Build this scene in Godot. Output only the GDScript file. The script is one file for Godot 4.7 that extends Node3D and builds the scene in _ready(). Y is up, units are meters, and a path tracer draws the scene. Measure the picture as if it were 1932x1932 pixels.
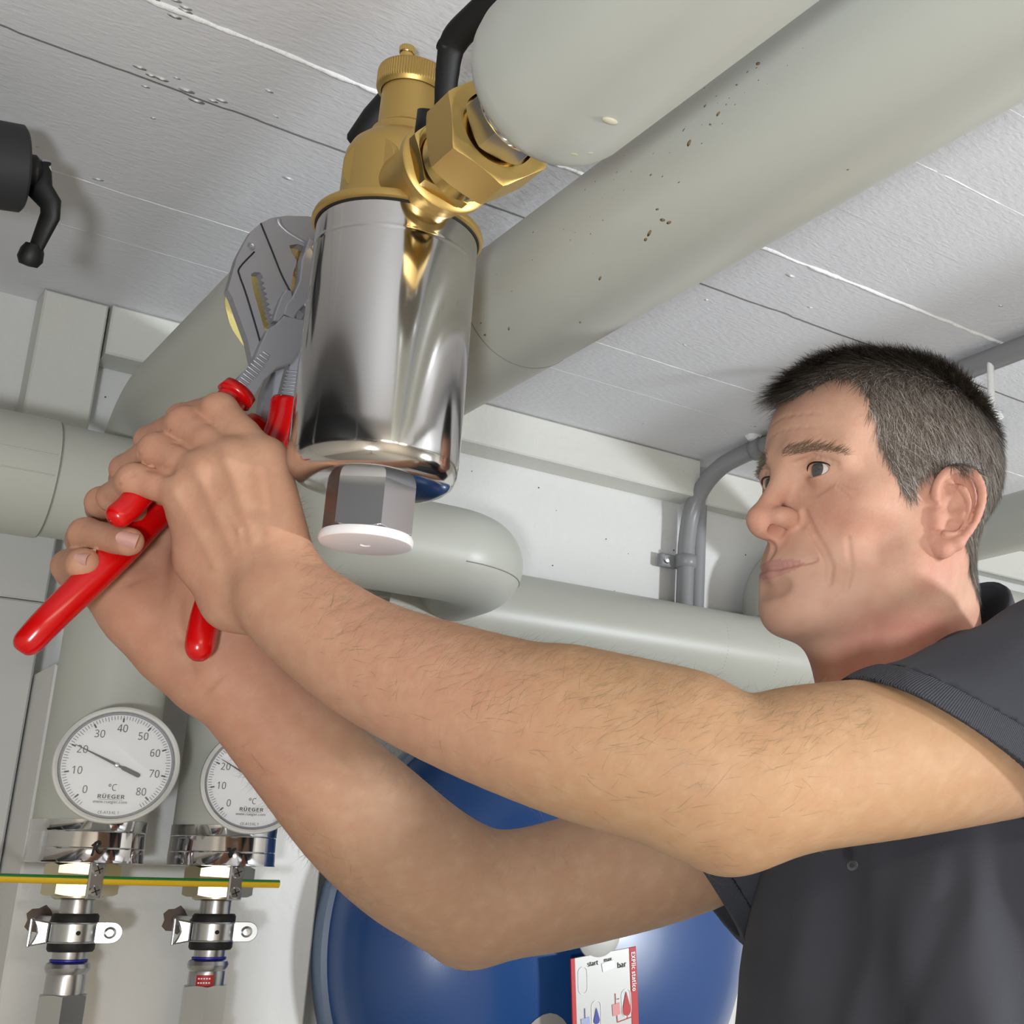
extends Node3D
# A heating room seen from just under its ceiling: the lens is at the origin, x runs along the back wall, y up, -z into that wall. Metres.

const FOCAL := 2458.0
const CENTRE := Vector2(1449, 966)
const FLOOR := -1.35
const CEIL := 0.595
const WALL := -1.5
const BOARD := -1.354
const FX := 0.315
const FZ := -0.797
const AXIS := 0.446
var turn := Basis(Vector3(0.77161, 0.01656, 0.63588), Vector3(-0.18881, 0.96057, 0.20409), Vector3(-0.60743, -0.27754, 0.74431))
var M := {}
var rng := RandomNumberGenerator.new()
var taken := {}

func at(x: float, y: float, d: float) -> Vector3:
	return turn * (Vector3((x - CENTRE.x) / FOCAL, -(y - CENTRE.y) / FOCAL, -1.0) * d)

func _ready() -> void:
	rng.seed = 7
	view_and_light()
	materials()
	room()
	pipes()
	gauges()
	filter_unit()
	tank()
	pliers()
	person()

func view_and_light() -> void:
	var cam := Camera3D.new()
	cam.name = "camera"
	cam.projection = Camera3D.PROJECTION_FRUSTUM
	cam.near = 0.05
	cam.far = 50.0
	cam.size = 0.05 * 1932.0 / FOCAL
	cam.frustum_offset = Vector2((966.0 - CENTRE.x) / FOCAL * 0.05, 0.0)
	cam.transform = Transform3D(turn.orthonormalized(), Vector3.ZERO)
	add_child(cam)
	cam.current = true
	var we := WorldEnvironment.new()
	we.name = "world_environment"
	var e := Environment.new()
	e.background_mode = Environment.BG_COLOR
	e.background_color = Color(0, 0, 0)
	e.tonemap_mode = Environment.TONE_MAPPER_LINEAR
	e.tonemap_exposure = 1.0
	e.sdfgi_enabled = true
	e.ssao_enabled = true
	e.ssil_enabled = true
	we.environment = e
	add_child(we)
	work_lamp(Vector3(2.2, -0.1, 0.9), Vector3(0.5, 0.3, -0.95), 4.35, "bright portable work lamp on a black stand at the right behind the man")
	work_lamp(Vector3(-0.3, -0.22, 0.4), Vector3(0.5, 0.65, -0.8), 1.35, "portable reflector lamp on a black stand at the left behind the lens", 49.0)
	added_fill_lamp(Vector3(0.35, CEIL - 0.05, 1.35), 4.2)

# ---------------------------------------------------------------- helpers
func numbered(called: String) -> String:
	var n: int = taken.get(called, 0)
	taken[called] = n + 1
	return called if n == 0 else "%s_%03d" % [called, n]

func thing(called: String, label: String, category: String, where := Vector3.ZERO, group := "") -> Node3D:
	var o := Node3D.new()
	o.name = numbered(called)
	add_child(o)
	o.position = where
	tag(o, label, category, group)
	return o

func tag(o: Node, label: String, category: String, group := "") -> void:
	o.set_meta("label", label)
	o.set_meta("category", category)
	if group != "":
		o.set_meta("group", group)

func obj(called: String, mesh: Mesh, m: Material, parent: Node, t := Transform3D()) -> MeshInstance3D:
	var o := MeshInstance3D.new()
	o.name = numbered(called) if parent == self else called
	o.mesh = mesh
	o.material_override = m
	parent.add_child(o, true)
	o.transform = t
	return o

func struct(called: String, mesh: Mesh, m: Material, t := Transform3D()) -> MeshInstance3D:
	var o := MeshInstance3D.new()
	o.name = called
	o.mesh = mesh
	o.material_override = m
	add_child(o)
	o.transform = t
	o.set_meta("kind", "structure")
	return o

func xf(where: Vector3, b := Basis()) -> Transform3D:
	return Transform3D(b, where)

func along(dir: Vector3, side := Vector3.ZERO) -> Basis: # y axis of the shape runs along dir
	var y := dir.normalized()
	var s := side if side != Vector3.ZERO else (Vector3.RIGHT if absf(y.x) < 0.9 else Vector3.FORWARD)
	var z := s.cross(y).normalized()
	return Basis(y.cross(z).normalized(), y, z)

func arrays_mesh(v: PackedVector3Array, n: PackedVector3Array, ix: PackedInt32Array, c := PackedColorArray(), uv := PackedVector2Array()) -> ArrayMesh:
	for i in range(0, ix.size(), 3): # front faces run clockwise
		var p := v[ix[i]]
		if (v[ix[i + 2]] - p).cross(v[ix[i + 1]] - p).dot(n[ix[i]] + n[ix[i + 1]] + n[ix[i + 2]]) < 0.0:
			var k := ix[i + 1]
			ix[i + 1] = ix[i + 2]
			ix[i + 2] = k
	var a := []
	a.resize(Mesh.ARRAY_MAX)
	a[Mesh.ARRAY_VERTEX] = v
	a[Mesh.ARRAY_NORMAL] = n
	a[Mesh.ARRAY_INDEX] = ix
	if c.size():
		a[Mesh.ARRAY_COLOR] = c
	if uv.size():
		a[Mesh.ARRAY_TEX_UV] = uv
	var m := ArrayMesh.new()
	m.add_surface_from_arrays(Mesh.PRIMITIVE_TRIANGLES, a)
	return m

# A turned shape: points of (radius, height) going up the outside; corners sharper than 35 degrees stay sharp.
func lathe(pts: Array, segs := 48, wave := 0.0, waves := 0) -> ArrayMesh:
	var v := PackedVector3Array()
	var n := PackedVector3Array()
	var ix := PackedInt32Array()
	var nn := []
	for i in pts.size() - 1:
		var d: Vector2 = (pts[i + 1] - pts[i]).normalized()
		nn.append(Vector2(d.y, -d.x))
	for i in pts.size() - 1:
		var na: Vector2 = nn[i]
		var nb: Vector2 = nn[i]
		if i > 0 and nn[i - 1].dot(nn[i]) > 0.82:
			na = (nn[i - 1] + nn[i]).normalized()
		if i < pts.size() - 2 and nn[i + 1].dot(nn[i]) > 0.82:
			nb = (nn[i + 1] + nn[i]).normalized()
		var base := v.size()
		for j in segs + 1:
			var a := TAU * j / segs
			var c := cos(a)
			var s := sin(a)
			var w := 1.0 + wave * cos(a * waves)
			v.append(Vector3(pts[i].x * w * c, pts[i].y, pts[i].x * w * s))
			v.append(Vector3(pts[i + 1].x * w * c, pts[i + 1].y, pts[i + 1].x * w * s))
			n.append(Vector3(na.x * c, na.y, na.x * s))
			n.append(Vector3(nb.x * c, nb.y, nb.x * s))
		for j in segs:
			var k := base + j * 2
			ix.append_array([k, k + 1, k + 2, k + 2, k + 1, k + 3])
	return arrays_mesh(v, n, ix)

# A round bar swept along points, with one radius for each; flat squashes it along its second side axis.
func sweep(path: Array, radii: Array, segs := 20, flat := 1.0, up := Vector3.UP, closed := true) -> ArrayMesh:
	var v := PackedVector3Array()
	var n := PackedVector3Array()
	var ix := PackedInt32Array()
	var last: int = path.size() - 1
	var side := Vector3.ZERO
	var rows := []
	for i in path.size():
		var t: Vector3 = (path[mini(i + 1, last)] - path[maxi(i - 1, 0)]).normalized()
		if side == Vector3.ZERO:
			side = t.cross(up)
			if side.length() < 0.05:
				side = t.cross(Vector3.RIGHT)
		side = (side - t * side.dot(t)).normalized()
		rows.append([path[i], side, t.cross(side), t, radii[mini(i, radii.size() - 1)]])
	if closed:
		var f: Array = rows[0].duplicate()
		var l: Array = rows[last].duplicate()
		f[4] = 0.0001
		l[4] = 0.0001
		rows.push_front(f)
		rows.push_back(l)
	for k in rows.size():
		var r: Array = rows[k]
		for j in segs:
			var a := TAU * j / segs
			var o: Vector3 = r[1] * cos(a) + r[2] * sin(a) * flat
			v.append(r[0] + o * r[4])
			var q := (r[1] * cos(a) * flat + r[2] * sin(a)) as Vector3
			var slope := 0.0
			var ka := maxi(k - 1, 0)
			var kb := mini(k + 1, rows.size() - 1)
			var run: float = (rows[kb][0] - rows[ka][0]).length()
			if run > 0.00001:
				slope = (rows[ka][4] - rows[kb][4]) / run
			n.append((q.normalized() + r[3] * clampf(slope, -3.0, 3.0)).normalized())
	for k in rows.size() - 1:
		for j in segs:
			var p := k * segs + j
			var q := k * segs + (j + 1) % segs
			ix.append_array([p, q, p + segs, q, q + segs, p + segs])
	return arrays_mesh(v, n, ix)

# A flat outline (x, y) made `deep` thick along z with chamfered edges.
func slab(poly: Array, deep: float, cham := 0.001) -> ArrayMesh:
	var p := PackedVector2Array(poly)
	if Geometry2D.is_polygon_clockwise(p):
		p.reverse()
	var inner := PackedVector2Array()
	var c := p.size()
	for i in c:
		var d0 := (p[i] - p[(i + c - 1) % c]).normalized()
		var d1 := (p[(i + 1) % c] - p[i]).normalized()
		var n0 := Vector2(-d0.y, d0.x)
		var n1 := Vector2(-d1.y, d1.x)
		var m := (n0 + n1).normalized()
		inner.append(p[i] + m * cham / maxf(0.4, m.dot(n0)))
	var st := SurfaceTool.new()
	st.begin(Mesh.PRIMITIVE_TRIANGLES)
	st.set_smooth_group(-1)
	var h := deep / 2.0
	var tri := Geometry2D.triangulate_polygon(inner)
	for i in range(0, tri.size(), 3):
		for s in [1, -1]:
			for k in ([0, 2, 1] if s > 0 else [0, 1, 2]):
				var q := inner[tri[i + k]]
				st.add_vertex(Vector3(q.x, q.y, h * s))
	for i in c:
		var j := (i + 1) % c
		var rings := [[inner[i], inner[j], h], [p[i], p[j], h - cham], [p[i], p[j], cham - h], [inner[i], inner[j], -h]]
		for k in 3:
			var a: Array = rings[k]
			var b: Array = rings[k + 1]
			var a0 := Vector3(a[0].x, a[0].y, a[2])
			var a1 := Vector3(a[1].x, a[1].y, a[2])
			var b0 := Vector3(b[0].x, b[0].y, b[2])
			var b1 := Vector3(b[1].x, b[1].y, b[2])
			for q in [a0, a1, b0, a1, b1, b0]:
				st.add_vertex(q)
	st.generate_normals()
	return st.commit()

func box(s: Vector3, cham := 0.002) -> ArrayMesh:
	return slab([Vector2(-s.x, -s.y) / 2, Vector2(s.x, -s.y) / 2, Vector2(s.x, s.y) / 2, Vector2(-s.x, s.y) / 2], s.z, cham)

func ngon(r: float, k: int, phase := 0.0) -> Array:
	var a := []
	for i in k:
		a.append(Vector2(cos(TAU * i / k + phase), sin(TAU * i / k + phase)) * r)
	return a

# A hexagon nut along y, its corners turned off in a cone as real nuts are; an optional bore.
func hexnut(r: float, h: float, bore := 0.0, phase := 0.0) -> ArrayMesh:
	var v := PackedVector3Array()
	var n := PackedVector3Array()
	var ix := PackedInt32Array()
	var k := 72
	var flatr := r * 0.866
	var rows := [[1.0, 0.0], [0.0, 0.0], [0.0, 0.0], [1.0, 0.0]]
	for row in 6:
		for j in k:
			var a := TAU * j / k + phase
			var six := fposmod(a - phase, PI / 3.0) - PI / 6.0
			var rr := minf(flatr / cos(six), r * 0.985)
			var drop := maxf(rr - flatr * 1.005, 0.0) * 0.55
			var y := h / 2.0 - drop
			var cr := rr
			var face := six
			var nv := Vector3(cos(a - face), 0, sin(a - face))
			match row:
				0:
					cr = maxf(bore, 0.0001); y = h / 2.0; nv = Vector3.UP
				1:
					cr = flatr * 0.985; y = h / 2.0; nv = Vector3.UP
				2: nv = (nv * 0.0 + Vector3.UP + Vector3(cos(a), 0, sin(a)) * 0.5).normalized()
				3: y = -y
				4:
					cr = flatr * 0.985; y = -h / 2.0; nv = Vector3.DOWN
				5:
					cr = maxf(bore, 0.0001); y = -h / 2.0; nv = Vector3.DOWN
			v.append(Vector3(cos(a) * cr, y, sin(a) * cr))
			n.append(nv)
	# the six faces get rows of their own so that their normals stay flat
	for row in 2:
		for j in k * 2:
			var jj := (j + 1) / 2
			var a := TAU * jj / k + phase
			var mid := TAU * (floorf(j / 2.0) + 0.5) / k
			var face := fposmod(mid, PI / 3.0) - PI / 6.0
			var six := fposmod(TAU * jj / k + 0.00001, PI / 3.0) - PI / 6.0
			var rr := minf(flatr / cos(six), r * 0.985)
			var drop := maxf(rr - flatr * 1.005, 0.0) * 0.55
			v.append(Vector3(cos(a) * rr, (h / 2.0 - drop) * (1 if row == 0 else -1), sin(a) * rr))
			n.append(Vector3(cos(mid + phase - face), 0, sin(mid + phase - face)))
	for row in [0, 1, 3, 4]:
		for j in k:
			var p: int = row * k + j
			var q: int = row * k + (j + 1) % k
			ix.append_array([p, q, p + k, q, q + k, p + k])
	var base := 6 * k
	for j in k:
		var p := base + j * 2
		ix.append_array([p, p + 1, p + 2 * k, p + 1, p + 1 + 2 * k, p + 2 * k])
	return arrays_mesh(v, n, ix)

func arc(c: Vector2, r: float, a0: float, a1: float, k: int) -> Array:
	var o := []
	for i in k + 1:
		var a := deg_to_rad(lerpf(a0, a1, float(i) / k))
		o.append(c + Vector2(cos(a), sin(a)) * r)
	return o

func smooth_path(p: Array, each := 6) -> Array:
	var o := []
	for i in p.size() - 1:
		for k in each:
			o.append(p[i].cubic_interpolate(p[i + 1], p[maxi(i - 1, 0)], p[mini(i + 2, p.size() - 1)], float(k) / each))
	o.append(p[p.size() - 1])
	return o

func letters(text: String, size: float, face := "Droid Sans", bold := 400) -> TextMesh:
	var t := TextMesh.new()
	var f := SystemFont.new()
	f.font_names = PackedStringArray([face])
	f.font_weight = bold
	t.font = f
	t.text = text
	t.font_size = 32
	t.pixel_size = size / 32.0
	t.depth = 0.0003
	t.curve_step = 2.0
	return t

# ---------------------------------------------------------------- materials
func noise(freq: float, kind := FastNoiseLite.TYPE_SIMPLEX_SMOOTH, oct := 4) -> FastNoiseLite:
	var f := FastNoiseLite.new()
	f.seed = 11
	f.noise_type = kind
	f.frequency = freq
	f.fractal_octaves = oct
	return f

func ntex(f: FastNoiseLite, size := 512, ramp: Gradient = null, bump := 0.0) -> NoiseTexture2D:
	var t := NoiseTexture2D.new()
	t.width = size
	t.height = size
	t.seamless = true
	t.noise = f
	if ramp:
		t.color_ramp = ramp
	if bump > 0.0:
		t.as_normal_map = true
		t.bump_strength = bump
	return t

func ramp(list: Array) -> Gradient:
	var g := Gradient.new()
	var o := PackedFloat32Array()
	var c := PackedColorArray()
	for a in list:
		o.append(a[0])
		c.append(a[1])
	g.offsets = o
	g.colors = c
	return g

func mat(called: String, c: Color, rough: float, metal := 0.0) -> StandardMaterial3D:
	var m := StandardMaterial3D.new()
	m.resource_name = called
	m.albedo_color = c
	m.roughness = rough
	m.metallic = metal
	M[called] = m
	return m

func relief(m: StandardMaterial3D, t: Texture2D, scale: float, strength: float) -> void:
	m.normal_enabled = true
	m.normal_texture = t
	m.normal_scale = strength
	m.uv1_triplanar = true
	m.uv1_world_triplanar = true
	m.uv1_scale = Vector3.ONE * scale

func tint(m: StandardMaterial3D, t: Texture2D, scale: float) -> void:
	m.albedo_texture = t
	m.uv1_triplanar = true
	m.uv1_world_triplanar = true
	m.uv1_scale = Vector3.ONE * scale

func materials() -> void:
	var fine := ntex(noise(0.035), 512, null, 6.0)
	var grain := ntex(noise(0.06, FastNoiseLite.TYPE_VALUE, 3), 512, null, 8.0)
	var m := mat("ceiling_paint", Color(0.87, 0.87, 0.885), 0.62)
	relief(m, grain, 9.0, 0.28)
	m.uv1_scale = Vector3(5.0, 9.0, 12.0)
	m = mat("ridge_paint", Color(0.95, 0.95, 0.95), 0.6)
	relief(m, grain, 14.0, 0.9)
	m = mat("wall_paint", Color(0.86, 0.86, 0.85), 0.7)
	relief(m, fine, 4.0, 0.18)
	m = mat("panel_paint", Color(0.8, 0.8, 0.79), 0.55)
	m = mat("trim_paint", Color(0.83, 0.83, 0.8), 0.5)
	relief(m, fine, 3.0, 0.15)
	m = mat("floor_concrete", Color(0.66, 0.65, 0.62), 0.8)
	relief(m, fine, 3.0, 0.4)
	m = mat("far_wall_paint", Color(0.84, 0.82, 0.78), 0.8)
	m = mat("jacket", Color(0.72, 0.725, 0.69), 0.38)
	relief(m, ntex(noise(0.008), 256, null, 2.0), 3.0, 0.12)
	mat("jacket_seam", Color(0.52, 0.53, 0.5), 0.6)
	m = mat("foam", Color(0.86, 0.8, 0.52), 0.9)
	relief(m, fine, 26.0, 0.9)
	mat("conduit", Color(0.55, 0.55, 0.56), 0.35)
	m = mat("brass_cast", Color(0.8, 0.67, 0.4), 0.42, 0.88)
	relief(m, grain, 60.0, 0.12)
	mat("brass_bright", Color(0.88, 0.75, 0.46), 0.2, 1.0)
	m = mat("brass_pale", Color(0.84, 0.8, 0.68), 0.34, 1.0)
	mat("chrome", Color(0.85, 0.85, 0.86), 0.08, 1.0)
	m = mat("steel_polished", Color(0.8, 0.79, 0.78), 0.13, 1.0)
	var br := noise(0.02)
	m.roughness_texture = ntex(br, 256, ramp([[0.0, Color(0.75, 0.75, 0.75)], [1.0, Color(1, 1, 1)]]))
	m.uv1_triplanar = true
	m.uv1_scale = Vector3(30, 3, 30)
	m = mat("steel_satin", Color(0.72, 0.72, 0.73), 0.3, 1.0)
	m = mat("zinc", Color(0.78, 0.79, 0.8), 0.28, 1.0)
	m = mat("pliers_metal", Color(0.6, 0.6, 0.62), 0.42, 0.5)
	relief(m, grain, 120.0, 0.12)
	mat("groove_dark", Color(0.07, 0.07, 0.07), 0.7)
	m = mat("red_grip", Color(0.78, 0.02, 0.03), 0.22)
	mat("black_coat", Color(0.03, 0.03, 0.035), 0.55)
	mat("dark_plastic", Color(0.16, 0.16, 0.17), 0.6)
	mat("rubber", Color(0.05, 0.05, 0.05), 0.6)
	mat("white_plastic", Color(0.93, 0.91, 0.91), 0.35)
	mat("dial_white", Color(0.95, 0.96, 0.97), 0.5)
	mat("gauge_rim", Color(0.86, 0.86, 0.85), 0.3, 0.25)
	mat("gauge_inner", Color(0.5, 0.51, 0.53), 0.4)
	mat("print_black", Color(0.03, 0.03, 0.04), 0.6)
	mat("print_red", Color(0.72, 0.06, 0.1), 0.5)
	mat("print_blue", Color(0.16, 0.2, 0.6), 0.5)
	mat("print_pink", Color(0.85, 0.55, 0.55), 0.5)
	mat("print_pale_blue", Color(0.62, 0.66, 0.8), 0.5)
	mat("print_white", Color(0.93, 0.93, 0.93), 0.5)
	mat("tag_silver", Color(0.66, 0.655, 0.64), 0.38, 0.2)
	mat("wire_green", Color(0.16, 0.5, 0.22), 0.4)
	mat("wire_yellow", Color(0.86, 0.7, 0.05), 0.4)
	mat("blue_ring", Color(0.1, 0.12, 0.6), 0.4)
	m = mat("tank_blue", Color(0.1, 0.27, 0.5), 0.3)
	m.clearcoat_enabled = true
	m.clearcoat = 0.25
	m.clearcoat_roughness = 0.1
	mat("tank_rim", Color(0.4, 0.47, 0.58), 0.35)
	m = mat("glass", Color(1, 1, 1, 0.06), 0.03)
	m.transparency = BaseMaterial3D.TRANSPARENCY_ALPHA
	mat("lamp_black", Color(0.05, 0.05, 0.05), 0.5)
	mat("dark_cabinet", Color(0.06, 0.06, 0.065), 0.5)

func glow(called: String, c: Color, energy: float) -> StandardMaterial3D:
	var m := mat(called, Color(1, 1, 1), 0.5)
	m.emission_enabled = true
	m.emission = c
	m.emission_energy_multiplier = energy
	return m

# ---------------------------------------------------------------- lamps
func work_lamp(where: Vector3, aim: Vector3, energy: float, label: String, cone := 0.0) -> void:
	var t := thing("work_lamp", label, "lamp", where)
	var b := Basis.looking_at(aim - where)
	obj("housing", box(Vector3(0.2, 0.16, 0.05), 0.006), mat("lamp_black", Color(0.05, 0.05, 0.05), 0.5), t, xf(b * Vector3(0, 0, 0.03), b))
	obj("light_panel", box(Vector3(0.17, 0.13, 0.006), 0.001), glow("lamp_glow", Color(1.0, 0.98, 0.95), 3.0), t, xf(b * Vector3(0, 0, 0.003), b))
	obj("stand", sweep([Vector3(0, -0.06, 0), Vector3(0, FLOOR - where.y, 0)], [0.014], 16), M.lamp_black, t, xf(b * Vector3(0, 0, 0.05)))
	for k in 3:
		var a := TAU * k / 3.0
		obj("leg", sweep([Vector3(0, FLOOR - where.y + 0.3, 0), Vector3(cos(a) * 0.28, FLOOR - where.y + 0.01, sin(a) * 0.28)], [0.009], 10), M.lamp_black, t, xf(b * Vector3(0, 0, 0.05)))
	var l: Light3D
	if cone > 0.0: # a reflector lamp with a soft-edged beam
		l = SpotLight3D.new()
		l.spot_angle = cone
		l.spot_angle_attenuation = 1.0
		l.spot_range = 9.0
		l.spot_attenuation = 2.0
		l.light_size = 0.06
	else:
		l = AreaLight3D.new()
		l.area_size = Vector2(0.17, 0.13)
		l.area_range = 9.0
	l.name = "lamp_beam"
	l.light_color = Color(0.955, 0.978, 1.0)
	l.light_energy = energy
	l.shadow_enabled = true
	t.add_child(l)
	l.transform = xf(b * Vector3(0, 0, -0.012), b)

func added_fill_lamp(where: Vector3, energy: float) -> void:  # unseen lamp added behind the lens for broad fill light
	var t := thing("added_fill_lamp", "long unseen fill lamp added under the ceiling behind the lens", "lamp", where)
	obj("housing", box(Vector3(1.25, 0.05, 0.1), 0.006), mat("lamp_white", Color(0.9, 0.9, 0.9), 0.4), t, xf(Vector3(0, 0.02, 0)))
	obj("fill_panel", box(Vector3(1.2, 0.012, 0.09), 0.002), glow("fill_glow", Color(1.0, 0.95, 0.88), 2.5), t, xf(Vector3(0, -0.012, 0)))
	var l := AreaLight3D.new()
	l.name = "fill_beam"
	l.area_size = Vector2(1.2, 0.09)
	l.light_color = Color(1.0, 0.95, 0.88)
	l.light_energy = energy
	l.shadow_enabled = true
	l.area_range = 9.0
	t.add_child(l)
	l.transform = xf(Vector3(0, -0.022, 0), Basis.looking_at(Vector3.DOWN, Vector3.FORWARD))

# ---------------------------------------------------------------- the room
func room() -> void:
	var x0 := -1.3
	var x1 := 2.7
	var z1 := 2.3
	var cx := (x0 + x1) / 2
	var cz := (WALL + z1) / 2
	var hy := CEIL - FLOOR
	struct("floor", box(Vector3(x1 - x0 + 0.4, 0.1, z1 - WALL + 0.4), 0.002), M.floor_concrete, xf(Vector3(cx, FLOOR - 0.05, cz)))
	struct("wall_back", box(Vector3(x1 - x0, hy + 0.1, 0.12), 0.002), M.wall_paint, xf(Vector3(cx, FLOOR + hy / 2, WALL - 0.06)))
	struct("wall_front", box(Vector3(x1 - x0, hy + 0.1, 0.12), 0.002), M.far_wall_paint, xf(Vector3(cx, FLOOR + hy / 2, z1 + 0.06)))
	struct("wall_left", box(Vector3(0.12, hy + 0.1, z1 - WALL + 0.24), 0.002), M.far_wall_paint, xf(Vector3(x0 - 0.06, FLOOR + hy / 2, cz)))
	struct("wall_right", box(Vector3(0.12, hy + 0.1, z1 - WALL + 0.24), 0.002), M.far_wall_paint, xf(Vector3(x1 + 0.06, FLOOR + hy / 2, cz)))
	# board-marked concrete: each board's print is a strip of its own, a little higher or lower than the next
	var slab_top := struct("ceiling", box(Vector3(x1 - x0 + 0.3, 0.1, z1 - WALL + 0.3), 0.002), M.ceiling_paint, xf(Vector3(cx, CEIL + 0.06 + 0.02, cz)))
	var joints := [-1.5, -1.292, -1.191, -1.089, -0.99, -0.888, -0.785, -0.683, -0.58, -0.478, -0.375, -0.27, -0.165, -0.06, 0.05]
	var wav := noise(1.0)
	for i in joints.size() - 1:
		var a: float = joints[i]
		var e: float = joints[i + 1]
		var poly := []
		# the crack at -0.99 wanders; the other prints meet edge to edge
		for k in 161:
			var x := lerpf(x0, x1, k / 160.0)
			poly.append(Vector2(x - cx, -(a - cz + (crack(wav, x) + 0.0007 if i == 4 else 0.0))))
		for k in 161:
			var x := lerpf(x1, x0, k / 160.0)
			poly.append(Vector2(x - cx, -(e - cz + (crack(wav, x) - 0.0007 if i == 3 else 0.0))))
		obj("board", slab(poly, 0.03, 0.0002), M.ceiling_paint, slab_top, xf(Vector3(0, -0.065 + rng.randf_range(-0.0003, 0.0003), 0), Basis(Vector3.RIGHT, -PI / 2)))
	obj("board", box(Vector3(x1 - x0, 0.03, z1 - 0.05), 0.0003), M.ceiling_paint, slab_top, xf(Vector3(0, -0.065, (z1 + 0.05) / 2 - cz)))
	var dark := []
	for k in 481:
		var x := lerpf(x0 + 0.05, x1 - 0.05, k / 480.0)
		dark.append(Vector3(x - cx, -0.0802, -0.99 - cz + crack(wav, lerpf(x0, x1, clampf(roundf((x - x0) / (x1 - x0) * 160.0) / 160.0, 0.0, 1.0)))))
	obj("crack", sweep(dark, [0.0006], 6), mat("crack_grey", Color(0.42, 0.41, 0.4), 0.95), slab_top)  # dark grey strip swept along the crack
	for r in [[-0.888, 0.0022, 0.1], [-0.683, 0.0012, 0.07], [-1.191, 0.0006, 0.1], [-0.478, 0.0014, 0.08]]:
		obj("plaster_ridge", ridge(x0 + 0.6, x1 - 0.4, r[1], r[2]), M.ridge_paint, slab_top, xf(Vector3(-cx, -0.08, r[0] - cz)))
	# flecks of thick paint on the boards
	var st := SurfaceTool.new()
	st.begin(Mesh.PRIMITIVE_TRIANGLES)
	var blob := SphereMesh.new()
	blob.radius = 1.0
	blob.height = 2.0
	blob.radial_segments = 10
	blob.rings = 5
	for k in 80:
		var x := rng.randf_range(0.05, 1.5)
		var z := rng.randf_range(-1.4, -0.3)
		var s := rng.randf_range(0.0006, 0.0026)
		st.append_from(blob, 0, Transform3D(Basis().rotated(Vector3.UP, rng.randf_range(-0.5, 0.5)).scaled_local(Vector3(s * rng.randf_range(1.0, 3.5), s * 0.12, s)), Vector3(x - cx, -0.08, z - cz)))
	for k in 26:
		var c: Vector2 = [Vector2(0.21, -0.99), Vector2(0.155, -0.888), Vector2(0.96, -1.12)][k % 3]
		var s := rng.randf_range(0.001, 0.0032)
		st.append_from(blob, 0, Transform3D(Basis().scaled_local(Vector3(s * 2.2, s * 0.1, s)), Vector3(c.x + rng.randfn() * 0.018 - cx, -0.08, c.y + 0.004 + rng.randfn() * 0.008 - cz)))
	var flecks := obj("paint_flecks", st.commit(), M.ridge_paint, slab_top)
	flecks.set_meta("kind", "stuff")
	# boards along the top of the back wall
	struct("trim_1", box(Vector3(0.062, 0.235, 0.045), 0.002), M.trim_paint, xf(Vector3(0.233, CEIL - 0.119, -1.478)))
	struct("trim_2", box(Vector3(0.79, 0.056, 0.05), 0.002), M.trim_paint, xf(Vector3(0.662, CEIL - 0.0295, -1.475)))
	struct("trim_3", box(Vector3(1.6, 0.056, 0.028), 0.002), M.trim_paint, xf(Vector3(1.885, CEIL - 0.0295, -1.486)))
	# panelled casing in the left corner
	struct("trim_4", box(Vector3(1.55, 0.083, 0.06), 0.002), M.panel_paint, xf(Vector3(-0.525, 0.3035, -1.47)))
	struct("trim_5", box(Vector3(1.55, 0.261 - FLOOR, 0.06), 0.002), M.panel_paint, xf(Vector3(-0.525, (0.261 + FLOOR) / 2, -1.47)))
	# white mounting board behind the risers
	struct("trim_6", box(Vector3(0.272, 0.19 - FLOOR, 0.146), 0.002), M.wall_paint, xf(Vector3(0.388, (0.19 + FLOOR) / 2, BOARD - 0.073)))
	# dust and small pits on the wall
	st = SurfaceTool.new()
	st.begin(Mesh.PRIMITIVE_TRIANGLES)
	for k in 90:
		var s := rng.randf_range(0.0005, 0.0013)
		st.append_from(blob, 0, Transform3D(Basis().scaled_local(Vector3(s, s, 0.0004)), Vector3(rng.randf_range(0.2, 1.5), rng.randf_range(-0.2, 0.53), WALL + 0.0005)))
	var specks := obj("wall_specks", st.commit(), mat("speck", Color(0.28, 0.27, 0.25), 0.9), self)
	tag(specks, "small dark specks scattered over the white back wall", "specks")
	specks.set_meta("kind", "stuff")
	# a black duct overhead left of the lens, seen only mirrored in the steel can
	var duct := thing("black_duct", "thick black insulated duct under the ceiling left of the lens", "duct", Vector3(-0.48, 0.42, -0.3))
	obj("jacket", sweep([Vector3(0, 0, -1.15), Vector3(0, 0, 0), Vector3(0, 0, 1.3)], [0.145], 48), M.dark_cabinet, duct)
	for z in [-0.7, 0.1, 0.9]:
		obj("strap", sweep([Vector3(0, 0, z), Vector3(0, 0, z + 0.02)], [0.148], 48), M.zinc, duct)

func crack(f: FastNoiseLite, x: float) -> float:
	return f.get_noise_1d(x * 6.0) * 0.003 + f.get_noise_1d(x * 40.0) * 0.0012

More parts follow.
